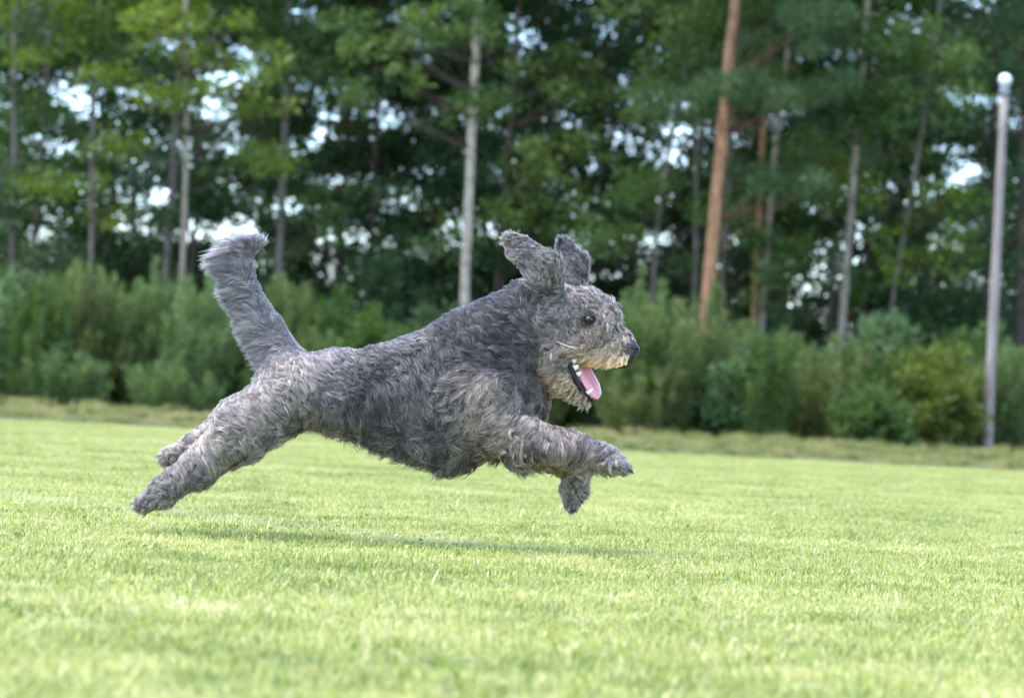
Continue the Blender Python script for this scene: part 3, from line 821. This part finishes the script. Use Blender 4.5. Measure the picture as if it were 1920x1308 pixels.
def build_field(prims, cuts, lo, hi, h):
    n = [int((hi[i] - lo[i]) / h) + 1 for i in range(3)]
    ax = [lo[i] + h * np.arange(n[i]) for i in range(3)]
    G = np.full(n, 60.0, np.float32)
    def box(a, b, sw, pad):
        sl = []
        for i in range(3):
            rr = max(a[3], b[3]) * (sw if i == 2 else 1) + pad
            l = min(a[i], b[i]) - rr; u = max(a[i], b[i]) + rr
            i0 = max(0, int((l - lo[i]) / h)); i1 = min(n[i], int((u - lo[i]) / h) + 2)
            sl.append(slice(i0, i1))
        X = np.meshgrid(ax[0][sl[0]], ax[1][sl[1]], ax[2][sl[2]], indexing='ij')
        return tuple(sl), np.stack(X, -1)
    for reg, a, b, sw, k in prims:
        sl, P = box(a, b, sw, 45)
        if 0 in P.shape: continue
        d = cone_d(P, a, b, sw)
        g = G[sl]
        hh = np.clip(0.5 + 0.5 * (d - g) / k, 0, 1)
        G[sl] = d * (1 - hh) + g * hh - k * hh * (1 - hh)
    for a, b, sw in cuts:
        a = np.array(a, float); b = np.array(b, float)
        sl, P = box(a, b, sw, 20)
        if 0 in P.shape: continue
        d = -cone_d(P, a, b, sw); g = G[sl]; k = 5
        hh = np.clip(0.5 - 0.5 * (d - g) / k, 0, 1)
        G[sl] = d * (1 - hh) + g * hh + k * hh * (1 - hh)
    return G, lo, h

def surface_nets(G, lo, h):
    S = G < 0
    nx, ny, nz = G.shape
    cnt = np.zeros((nx - 1, ny - 1, nz - 1), np.float32); acc = np.zeros((nx - 1, ny - 1, nz - 1, 3), np.float32)
    base = np.stack(np.meshgrid(np.arange(nx - 1), np.arange(ny - 1), np.arange(nz - 1), indexing='ij'), -1).astype(np.float32)
    corners = [(i, j, k) for i in (0, 1) for j in (0, 1) for k in (0, 1)]
    for c in corners:
        for axis in range(3):
            if c[axis] == 1: continue
            d = list(c); d[axis] = 1
            sa = (slice(c[0], nx - 1 + c[0]), slice(c[1], ny - 1 + c[1]), slice(c[2], nz - 1 + c[2]))
            sb = (slice(d[0], nx - 1 + d[0]), slice(d[1], ny - 1 + d[1]), slice(d[2], nz - 1 + d[2]))
            cross = S[sa] != S[sb]
            ga, gb = G[sa][cross], G[sb][cross]
            t = ga / (ga - gb)
            off = np.tile(np.array(c, np.float32), (len(t), 1)); off[:, axis] += t
            acc[cross] += off; cnt[cross] += 1
    act = cnt > 0
    idx = -np.ones(cnt.shape, np.int64); idx[act] = np.arange(act.sum())
    V = (base[act] + acc[act] / cnt[act][:, None]) * h + np.asarray(lo)
    quads = []
    for axis in range(3):
        o1, o2 = [(1, 2), (2, 0), (0, 1)][axis]
        sl0 = [slice(1, -1)] * 3; sl0[axis] = slice(0, -1); sl1 = list(sl0); sl1[axis] = slice(1, None)
        A, B = S[tuple(sl0)], S[tuple(sl1)]
        for flip, msk in ((False, A & ~B), (True, ~A & B)):
            ii = np.argwhere(msk) + np.array([0 if a == axis else 1 for a in range(3)])
            if not len(ii): continue
            def cell(d1, d2):
                c = ii.copy(); c[:, o1] -= d1; c[:, o2] -= d2
                return idx[c[:, 0], c[:, 1], c[:, 2]]
            q = np.stack([cell(0, 0), cell(1, 0), cell(1, 1), cell(0, 1)], -1)
            quads.append(q[:, ::-1] if flip else q)
    return V, np.vstack(quads)

def vert_normals(V, Q):
    n = np.cross(V[Q[:, 2]] - V[Q[:, 0]], V[Q[:, 3]] - V[Q[:, 1]])
    N = np.zeros_like(V)
    for k in range(4): np.add.at(N, Q[:, k], n)
    return unit(N)

G, glo, gh = build_field(PR, CUT, (235, 430, -150), (1225, 985, 150), 4.0)
DV, DQ = surface_nets(G, glo, gh)
DN = vert_normals(DV, DQ)
if np.mean(np.sum(DN * (DV - DV.mean(0)), 1)) < 0: DQ = DQ[:, ::-1]; DN = -DN

# ---- region weights at the vertices
REG = ['rump', 'body', 'neck', 'chest', 'hind', 'foot', 'fore', 'paw', 'fore2', 'paw2', 'tail', 'tip', 'skull', 'brow', 'cheek', 'muzzle', 'lipfur', 'jaw', 'ear', 'earfar']
def region_weights(P, soft=9.0):
    W = np.zeros((len(P), len(REG)))
    for reg, a, b, sw, k in PR:
        d = cone_d(P, a, b, sw)
        i = REG.index(reg)
        W[:, i] = np.maximum(W[:, i], np.exp(-np.maximum(d, 0) / soft))
    return W / W.sum(1, keepdims=True)

# per region: length, lift, flow(u,v,w), gravity, curl radius, turns, spread, colour dark / light, light share
PAR = {
 'rump':   (28, .30, (-.85, .45, 0), .12, 4.2, 2.0, 4.2, (.034, .032, .032), (.180, .160, .150), .50),
 'body':   (38, .30, (-.62, .75, 0), .25, 5.2, 2.2, 4.2, (.017, .016, .0165), (.116, .104, .098), .36),
 'neck':   (30, .36, (-.55, .75, 0), .10, 5.8, 2.4, 4.0, (.013, .0125, .0128), (.066, .059, .057), .30),
 'chest':  (30, .34, (.0, .95, 0), .25, 5.4, 2.2, 4.2, (.013, .0125, .0128), (.068, .061, .058), .30),
 'hind':   (28, .28, (-.72, .60, 0), .08, 4.6, 2.0, 4.2, (.028, .026, .025), (.200, .174, .150), .50),
 'foot':   (20, .26, (-.85, .50, 0), .08, 3.8, 1.6, 3.4, (.030, .028, .027), (.22, .192, .166), .48),
 'fore':   (32, .28, (.80, .22, 0), .10, 5.4, 2.0, 4.2, (.024, .022, .0215), (.25, .210, .178), .50),
 'paw':    (10, .40, (.55, .15, 0), .05, 2.6, 1.3, 2.4, (.030, .028, .028), (.20, .18, .165), .45),
 'fore2':  (24, .30, (.0, 1, 0), .1, 4.4, 1.7, 3.8, (.026, .024, .022), (.23, .20, .17), .48),
 'paw2':   (11, .30, (.0, 1, 0), .1, 2.8, 1.3, 2.8, (.026, .0245, .022), (.20, .178, .152), .46),
 'tail':   (39, .10, (-1, -.02, 0), .16, 2.8, .8, 5.0, (.028, .027, .028), (.175, .162, .158), .48),
 'tip':    (68, .03, (-1, .16, 0), .16, 1.8, .5, 4.6, (.028, .028, .030), (.20, .188, .190), .52),
 'skull':  (19, .28, (-.85, .40, 0), .1, 4.0, 1.6, 3.6, (.026, .0235, .0225), (.185, .160, .142), .48),
 'brow':   (22, .42, (-.55, .10, 0), .1, 4.6, 1.5, 3.6, (.042, .037, .034), (.31, .268, .232), .52),
 'cheek':  (30, .24, (-.95, .28, 0), .1, 3.8, 1.5, 3.6, (.031, .027, .0235), (.245, .202, .168), .50),
 'muzzle': (19, .34, (-.80, .30, 0), .1, 3.0, 1.0, 3.0, (.055, .047, .042), (.31, .262, .222), .52),
 'lipfur': (20, .26, (-.88, .38, 0), .1, 2.8, .8, 3.0, (.19, .135, .08), (.54, .41, .265), .58),
 'jaw':    (16, .22, (-.75, .50, 0), .1, 2.4, 1.0, 3.0, (.085, .068, .05), (.33, .265, .19), .52),
 'ear':    (20, .06, (-.62, -.62, 0), .0, 2.6, 1.1, 3.6, (.021, .0195, .019), (.185, .163, .146), .46),
 'earfar': (18, .08, (-.35, -.88, 0), .0, 2.6, 1.1, 3.6, (.023, .0215, .0212), (.16, .142, .131), .46),
}
PN = np.array([[PAR[r][0], PAR[r][1], *PAR[r][2], PAR[r][3], PAR[r][4], PAR[r][5], PAR[r][6], *PAR[r][7], *PAR[r][8], PAR[r][9]] for r in REG])

EYE = np.array([1103, 599.0])
EYE_R = 10.5
def surf_w(u, v, side=1):
    """outermost w of the skin at (u,v) on the near (1) or far (-1) side"""
    i = int(round((u - glo[0]) / gh)); j = int(round((v - glo[1]) / gh))
    k = np.where(G[i, j] < 0)[0]
    return glo[2] + gh * (k.max() if side > 0 else k.min())

# ---- skin
skin_mat = plain_mat("grey dog skin", (0.075, 0.07, 0.072), 0.7, 0.2, 0.2, 60)
pink_mat = plain_mat("pink tongue", (0.62, 0.24, 0.26), 0.35, 0.5, 0.12, 120, coat=0.25, sss=0.25, bump=0.15)
black_mat = plain_mat("black nose leather", (0.009, 0.009, 0.011), 0.42, 0.4, 0.3, 300, coat=0.05, bump=0.5)
lip_mat = plain_mat("dark lip", (0.012, 0.009, 0.010), 0.5, 0.3, 0.3, 120, coat=0.0)
gum_mat = plain_mat("dark mouth lining", (0.12, 0.035, 0.04), 0.4, 0.4, 0.2, 60, coat=0.2)
tooth_mat = plain_mat("ivory tooth", (0.74, 0.69, 0.54), 0.3, 0.5, 0.08, 200, coat=0.3)
claw_mat = plain_mat("dark claw", (0.05, 0.045, 0.045), 0.4, 0.4, 0.2)
eye_mat = plain_mat("brown eye", (0.020, 0.009, 0.005), 0.10, 0.4, 0.3, 200, coat=0.4)
pupil_mat = plain_mat("black pupil", (0.006, 0.006, 0.006), 0.05, 0.6, 0.1, 50, coat=1.0)

dog = thing("dog", dog_root, "shaggy curly grey dog leaping with open mouth and tail up above the grass", "dog")
def dog_obj(name, V, F, mat, smooth=True, parent=None):
    me = mesh_from(name, dog_world(V) - dog_root, F, mat, np.full(len(V), .5), smooth)
    return obj(name, me, parent or dog)
body = dog_obj("body", DV, DQ, [skin_mat, gum_mat], True)
# the carved mouth is lined with dark pink
mc = DV[DQ].mean(1)
inm = np.zeros(len(DQ), bool)
for a, b, sw in CUT[2:]:
    inm |= np.abs(cone_d(mc, np.array(a, float), np.array(b, float), sw)) < 2.5
body.data.polygons.foreach_set("material_index", inm.astype(np.int32))

def sdf_part(name, prims, cuts, lo, hi, h, mat, parent=None):
    g, l, hh = build_field([('x', np.array(a, float), np.array(b, float), sw, k) for a, b, sw, k in prims], cuts, lo, hi, h)
    V, Q = surface_nets(g, l, hh)
    N = vert_normals(V, Q)
    if np.mean(np.sum(N * (V - V.mean(0)), 1)) < 0: Q = Q[:, ::-1]
    return dog_obj(name, V, Q, mat, True, parent)

# nose with nostrils and the black front of the upper lip
NOSE = [((1181, 652, 14, 14), (1187, 655, 14, 12), 1.3, 5), ((1184, 668, 14, 8), (1178, 683, 14, 7), 1.3, 8), ((1172, 686, 14, 5), (1150, 690, 15, 3), 2.2, 6)]
nose = sdf_part("nose", NOSE, [((1185, 660, 27, 3.4), (1193, 657, 23, 3.4), 1.2), ((1185, 660, 1, 3.4), (1193, 657, 5, 3.4), 1.2)], (1136, 628, -20), (1206, 705, 50), 1.5, black_mat)
# tongue: lofted with a central groove
def loft(path, wid, thk, nrm, groove=0.0, n=20):
    path = np.array(path, float); m_ = len(path)
    T = unit(np.gradient(path, axis=0)); Nn = unit(np.array(nrm, float)); S = unit(np.cross(T, Nn)); Nn = np.cross(S, T)
    a = np.linspace(0, 2 * np.pi, n, endpoint=False)
    V = []
    for i in range(m_):
        c, s = np.cos(a), np.sin(a)
        top = np.where(s > 0, thk[i] * s - groove * thk[i] * np.exp(-(c / 0.22) ** 2) * (s > 0), thk[i] * s)
        V.append(path[i] + wid[i] * c[:, None] * S[i] + top[:, None] * Nn[i])
    V = np.vstack(V)
    i, j = np.meshgrid(np.arange(m_ - 1), np.arange(n), indexing='ij')
    q = np.stack([i * n + j, i * n + (j + 1) % n, (i + 1) * n + (j + 1) % n, (i + 1) * n + j], -1).reshape(-1, 4)
    return V, q
tt_ = np.linspace(0, 1, 14)
tp = np.stack([np.interp(tt_, [0, .3, .7, 1], [1076, 1094, 1111, 1120]), np.interp(tt_, [0, .3, .7, 1], [676, 694, 724, 748]), np.interp(tt_, [0, .5, 1], [14, 18, 22])], -1)
tw = np.interp(tt_, [0, .3, .7, .88, .96, 1], [16, 21, 21, 17.5, 11, 2]); tk = np.interp(tt_, [0, .6, .9, 1], [7, 5.5, 4, 1.2])
V, q = loft(tp, tw, tk, (.66, -.40, .64), 0.9)
tongue = dog_obj("tongue", V, q, pink_mat)
# lower lip and teeth
def dog_tube(name, path, rad, mat, sides=10, parent=None):
    V, q, t = tube(path, rad, sides); return dog_obj(name, V, [q, t] if len(t) else q, mat, True, parent)
sdf_part("mouth_lining", [((1070, 676, 12, 10), (1084, 712, 12, 10), 2.3, 6), ((1084, 712, 12, 10), (1104, 742, 12, 7), 1.9, 6)], [], (1045, 650, -40), (1135, 770, 60), 2.0, gum_mat)
for w0, sgn in ((41, 1), (-15, -1)):
    lp = np.array([(1063, 662, w0 - 4 * sgn), (1066, 680, w0 - 1 * sgn), (1073, 700, w0 - 2 * sgn), (1083, 720, w0 - 6 * sgn), (1094, 736, w0 - 11 * sgn), (1107, 748, w0 - 18 * sgn), (1113, 751, w0 - 24 * sgn)], float)
    tq = np.linspace(0, 6, 22); lp = np.stack([np.interp(tq, np.arange(7), lp[:, k]) for k in range(3)], -1)
    dog_tube("lip", lp, np.interp(tq, [0, 1, 3, 5, 6], [2.5, 4.2, 4.6, 4.4, 3]), lip_mat)
    for (tu, tv, dw, hgt, r, ang) in ((1072, 677, -6, 12, 5.0, (.8, -.5)), (1075, 690, -6, 10, 4.6, (.85, -.45)), (1081, 702, -8, 9, 4.0, (.85, -.45)), (1100, 737, -14, 13, 4.2, (.75, -.6)), (1106, 744, -20, 6, 2.8, (.6, -.75))):
        b0 = np.array([tu, tv, w0 + dw * sgn], float); ax = np.array([ang[0], ang[1], 0])
        r *= 1.25; hgt *= 1.2; b0[2] += 3.5 * sgn
        pth = np.array([b0, b0 + ax * hgt * .35, b0 + ax * hgt * .75, b0 + ax * hgt])
        dog_tube("tooth", pth, [r, r * .95, r * .55, r * .12], tooth_mat, 8)
# eyes
for side in (1, -1):
    eu, ev = (EYE if side > 0 else EYE + np.array([12, -2]))
    ew = surf_w(eu, ev, side) + (-1.0 if side > 0 else 1.0)
    c = np.array([eu, ev, ew])
    th = np.linspace(0.05, math.pi - .05, 12); ph = np.linspace(0, 2 * np.pi, 20, endpoint=False)
    T, P_ = np.meshgrid(th, ph, indexing='ij')
    sp = np.stack([np.sin(T) * np.cos(P_), np.sin(T) * np.sin(P_), np.cos(T)], -1).reshape(-1, 3)
    i, j = np.meshgrid(np.arange(11), np.arange(20), indexing='ij')
    q = np.stack([i * 20 + j, i * 20 + (j + 1) % 20, (i + 1) * 20 + (j + 1) % 20, (i + 1) * 20 + j], -1).reshape(-1, 4)
    e = dog_obj("eye", c + sp * np.array([9.6, 7.2, 9]), q, eye_mat)
    d = unit(np.array([.45, .05, .9 * side])) ; pc = c + d * np.array([9.5, 8, 8]) * 0.62
    dog_obj("pupil", pc + sp * 3.9, q, pupil_mat, parent=e)
    ring = np.array([[eu + 11.5 * math.cos(a), ev + 7.2 * math.sin(a) - 1.2 * math.cos(2 * a), ew + side * (4.5 - 2.0 * math.cos(a) ** 2)] for a in np.linspace(0, 2 * np.pi, 25)])
    dog_tube("eyelid", ring, 1.9, lip_mat, 8, parent=e)
# claws on the outstretched fore paw and trailing feet
for (a, b) in (((1176, 872, 44), (1184, 880, 44)), ((1178, 878, 56), (1187, 886, 56)), ((1178, 878, 68), (1186, 886, 68)), ((272, 944, 50), (261, 950, 50)), ((272, 948, 62), (262, 955, 62)), ((312, 850, -52), (300, 850, -52)), ((312, 858, -48), (301, 862, -48))):
    a = np.array(a, float); b = np.array(b, float)
    dog_tube("claw", np.array([a, (a + b) / 2 + np.array([0, -1.5, 0]), b]), [3.0, 2.3, .5], claw_mat, 7)

# ---- fur: curly locks of many strands
def face_samples(n):
    tri = np.vstack([DQ[:, [0, 1, 2]], DQ[:, [0, 2, 3]]])
    A, B, C = DV[tri[:, 0]], DV[tri[:, 1]], DV[tri[:, 2]]
    ar = np.linalg.norm(np.cross(B - A, C - A), axis=1)
    f = rng.choice(len(tri), n, p=ar / ar.sum())
    r1, r2 = np.sqrt(rng.random((n, 1))), rng.random((n, 1))
    b0, b1, b2 = 1 - r1, r1 * (1 - r2), r1 * r2
    return A[f] * b0 + B[f] * b1 + C[f] * b2, unit(DN[tri[f, 0]] * b0 + DN[tri[f, 1]] * b1 + DN[tri[f, 2]] * b2)

def smooth_noise(P, scale, seed):
    r = np.random.default_rng(seed); out = np.zeros(len(P))
    for k in range(6):
        d = unit(r.standard_normal(3)); out += np.sin(P @ d * 2 * np.pi / (scale * r.uniform(.6, 1.6)) + r.uniform(0, 6.28))
    return out / 6 * 1.6

def hair_shader():
    mt, nt, N, Lk, out = mat_new("dog hair")
    at = N.new("ShaderNodeAttribute"); at.attribute_name = "tint"
    hb = N.new("ShaderNodeBsdfHairPrincipled")
    hb.parametrization = 'COLOR'
    Lk.new(at.outputs['Color'], hb.inputs['Color'])
    hb.inputs['Roughness'].default_value = 0.5
    hb.inputs['Radial Roughness'].default_value = 0.6
    hb.inputs['IOR'].default_value = 1.45
    gm = N.new("ShaderNodeHueSaturation"); gm.inputs['Saturation'].default_value = 1.25; gm.inputs['Value'].default_value = 2.1
    Lk.new(at.outputs['Color'], gm.inputs['Color'])
    bs = N.new("ShaderNodeBsdfPrincipled"); bs.inputs['Roughness'].default_value = 0.7; bs.inputs['Specular IOR Level'].default_value = 0.15
    Lk.new(gm.outputs[0], bs.inputs['Base Color'])
    mx = N.new("ShaderNodeMixShader"); mx.inputs[0].default_value = 0.6
    Lk.new(hb.outputs[0], mx.inputs[1]); Lk.new(bs.outputs[0], mx.inputs[2])
    Lk.new(mx.outputs[0], out.inputs[0])
    return mt
M_hair = hair_shader()

def grow(M, S, K=10, keep=None, len_mul=1.0, strand_r=0.50, shade=1.0):
    P, N = face_samples(M)
    # stay clear of eye, nose and mouth
    ok = ~(((P[:, 0] - EYE[0]) / 13.5) ** 2 + ((P[:, 1] - EYE[1] - 1) / 8) ** 2 < 1) | (P[:, 2] < -10)
    for a, b, sw, k_ in NOSE:
        ok &= cone_d(P, np.array(a, float), np.array(b, float), sw) > 4.0
    for a, b, sw in CUT[2:]:
        ok &= np.abs(cone_d(P, np.array(a, float), np.array(b, float), sw)) > 3.5
    P, N = P[ok], N[ok]
    W = region_weights(P)
    if keep is not None:
        kk = keep(P, W); P, N, W = P[kk], N[kk], W[kk]
    pr = W @ PN
    M = len(P)
    L = pr[:, 0] * len_mul * rng.uniform(.75, 1.2, M); lift = pr[:, 1]
    tl = W[:, REG.index('tail')] + W[:, REG.index('tip')]
    flow = unit(pr[:, 2:5] + 0.34 * np.stack([smooth_noise(P, 60, 3), smooth_noise(P, 70, 4), 0 * L], -1) * (1 - .6 * tl)[:, None] + (.12 - .08 * tl)[:, None] * rng.standard_normal((M, 3)))
    tailw = W[:, REG.index('tail')] + W[:, REG.index('tip')]
    ft = flow - (np.sum(flow * N, 1) * (1 - tailw * .75))[:, None] * N
    ft = unit(ft + 1e-4)
    front = np.clip(N[:, 0] * 1.6 + .3, 0, 1) * (tailw > .5)
    L *= 1 - .74 * front
    up = np.array([-.45, -.9, 0])
    ft = unit(ft * (1 - front)[:, None] + (up - (N @ up)[:, None] * N) * front[:, None])
    nl = np.where(tailw > .5, .3 + 1.8 * front, 1.0)
    d0 = unit(N * (lift * nl)[:, None] + ft * (1 - lift)[:, None])
    # gravity component stays outside the skin
    g = np.array([0, 1.0, 0]); gt = g - np.minimum(N @ g, 0)[:, None] * N
    # short fur on back line, longer fringe under belly and legs
    under = np.clip(N[:, 1], 0, 1); over = np.clip(-N[:, 1], 0, 1)
    L *= (1 - .30 * over * (1 - tailw)) * (1 + .40 * under * np.clip(.35 + smooth_noise(P, 34, 31), 0, 1.2) * (1 - tailw) * (1 - W[:, [REG.index(r) for r in ('paw', 'paw2', 'jaw', 'lipfur', 'foot', 'ear', 'earfar')]].sum(1)))
    face = W[:, [REG.index(r) for r in ('skull', 'brow', 'cheek', 'muzzle', 'lipfur', 'jaw')]].sum(1)
    dE = np.hypot(P[:, 0] - EYE[0], P[:, 1] - EYE[1]); L *= np.clip((dE - 8) / 36, .22, 1) ** np.where(face > .5, 1, 0)
    dNo = np.min([cone_d(P, np.array(a, float), np.array(b, float), sw) for a, b, sw, k_ in NOSE], axis=0); L *= np.clip((dNo + 4) / 20, .35, 1)
    cu = W[:, [REG.index(r) for r in ('rump', 'body', 'neck', 'chest', 'hind', 'fore', 'fore2')]].sum(1); L *= 1 - .16 * cu
    curl = pr[:, 6] * rng.uniform(.6, 1.35, M); turns = pr[:, 7] * rng.uniform(.7, 1.3, M); ph = smooth_noise(P, 46, 8) * 3.4 * (1 - tailw) + rng.normal(0, 1, M) * (.55 + 2.5 * tailw)
    hand = np.where(smooth_noise(P, 80, 21) + rng.normal(0, .25, M) > 0, 1, -1)
    e1 = unit(np.cross(d0, N + .01)); e2 = np.cross(d0, e1)
    # colour: dark lock or lighter lock, plus broad patches
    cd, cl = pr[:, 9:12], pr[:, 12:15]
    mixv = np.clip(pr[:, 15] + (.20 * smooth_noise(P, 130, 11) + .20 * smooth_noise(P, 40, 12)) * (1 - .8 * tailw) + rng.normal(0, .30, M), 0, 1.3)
    # overall tint of the coat, then hair darkened around the eye
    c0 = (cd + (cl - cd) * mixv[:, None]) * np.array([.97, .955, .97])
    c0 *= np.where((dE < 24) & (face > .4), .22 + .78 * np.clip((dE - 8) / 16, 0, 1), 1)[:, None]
    sp = pr[:, 8]
    s = np.linspace(0, 1, K)
    # strands
    rep = np.repeat(np.arange(M), S); n = len(rep)
    jl = rng.uniform(.8, 1.1, n); jp = rng.normal(0, .18, n)
    ro = rng.normal(0, 1, (n, 2)) * (sp[rep] * .58)[:, None]
    a1 = unit(np.cross(N, np.array([.31, .2, .93]))); a2 = np.cross(N, a1)
    rootoff = ro[:, :1] * a1[rep] + ro[:, 1:] * a2[rep]
    fr = rng.normal(0, 1, (n, 3))
    pts = np.empty((n, K, 3), np.float32)
    for k in range(K):
        sk = s[k]
        ln = (L[rep] * jl)[:, None]
        ang = 2 * np.pi * turns[rep] * sk * hand[rep] + ph[rep] + jp
        amp = (curl[rep] * (min(1, sk * 2.2) + cu[rep] * .55 * sk))[:, None]
        ax = P[rep] - 2.0 * N[rep] + d0[rep] * ln * sk + (ft[rep] * .30 + gt[rep] * pr[rep, 5:6]) * ln * sk * sk
        hel = amp * (1.15 * np.cos(ang)[:, None] * e1[rep] + .6 * np.sin(ang)[:, None] * e2[rep]) - (amp * 1.15 * np.cos(ph[rep])[:, None] * e1[rep] + amp * .6 * np.sin(ph[rep])[:, None] * e2[rep]) * (1 - sk) * .6
        pts[:, k] = ax + hel + rootoff * (1 - (.60 - .35 * tl[rep]) * sk)[:, None] + fr * (sk * .6)
    # push everything out of the mouth-side and keep outside the skin
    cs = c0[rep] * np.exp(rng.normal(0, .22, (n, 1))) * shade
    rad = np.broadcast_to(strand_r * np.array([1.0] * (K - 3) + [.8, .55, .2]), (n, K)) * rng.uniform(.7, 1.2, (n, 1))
    grad = np.interp(s, [0, .35, .8, 1], [.50, .85, 1.22, 1.35])  # sable hair with pale tips; occlusion at the roots is painted in too
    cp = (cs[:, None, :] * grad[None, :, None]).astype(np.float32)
    return pts, cp, rad

def curves_obj(name, chunks, parent):
    sizes = np.concatenate([np.full(c[0].shape[0], c[0].shape[1]) for c in chunks])
    pts = np.concatenate([c[0].reshape(-1, 3) for c in chunks]); cs = np.concatenate([c[1].reshape(-1, 3) for c in chunks]); rad = np.concatenate([c[2].ravel() for c in chunks])
    n = len(sizes)
    hc = bpy.data.hair_curves.new(name)
    hc.add_curves(sizes.tolist())
    Wp = (dog_world(pts) - dog_root).astype(np.float32)
    hc.position_data.foreach_set("vector", Wp.ravel())
    a = hc.attributes.get("radius") or hc.attributes.new("radius", 'FLOAT', 'POINT')
    a.data.foreach_set("value", (rad * SC).astype(np.float32))
    a = hc.attributes.new("tint", 'FLOAT_COLOR', 'POINT')
    a.data.foreach_set("color", np.hstack([np.clip(cs, 0, 1), np.ones((len(cs), 1))]).astype(np.float32).ravel())
    hc.materials.append(M_hair)
    o = bpy.data.objects.new(name, hc); col.objects.link(o); o.parent = parent
    return o

iH = [REG.index(r) for r in ('skull', 'brow', 'cheek', 'muzzle', 'lipfur', 'jaw')]
iE = [REG.index(r) for r in ('ear', 'earfar')]; iT = [REG.index(r) for r in ('tail', 'tip')]
isH = lambda P, W: (W[:, iH].sum(1) > .5)
isE = lambda P, W: (W[:, iE].sum(1) > .5)
isT = lambda P, W: (W[:, iT].sum(1) > .5)
isB = lambda P, W: ~(isH(P, W) | isE(P, W) | isT(P, W))
NB = 17000
curves_obj("coat", [grow(int(NB * 1.9), 9, 17, isB, 1.0, .38), grow(int(NB * .9), 8, 7, isB, .45, .5, .8)], dog)  # short undercoat coloured darker, painting in the shade between locks
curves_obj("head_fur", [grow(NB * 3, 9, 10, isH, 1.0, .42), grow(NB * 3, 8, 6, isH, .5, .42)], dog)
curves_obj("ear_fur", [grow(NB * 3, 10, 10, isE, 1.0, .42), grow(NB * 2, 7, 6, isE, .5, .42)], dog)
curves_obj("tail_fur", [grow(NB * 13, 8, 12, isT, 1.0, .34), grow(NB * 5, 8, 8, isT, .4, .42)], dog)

# a dry straw caught in the fur of the cheek
st = np.array([(1044, 640), (1052, 645), (1062, 648), (1078, 652)], float)
sw_ = np.array([surf_w(u, v) for u, v in st]) + 30
V, q, t = tube(np.column_stack([st, sw_]), [0.4, .65, .75, .4], 6)
c0 = dog_world(np.array([1060, 647, sw_[1]]))
straw = obj("straw", mesh_from("straw", dog_world(V) - c0, [q, t], plain_mat("dry straw", (0.72, 0.64, 0.42), .5, .3, .1), np.full(len(V), .5), True), loc=tuple(c0))
tag(straw, "thin pale straw caught in the fur beside the dog's mouth", "straw")
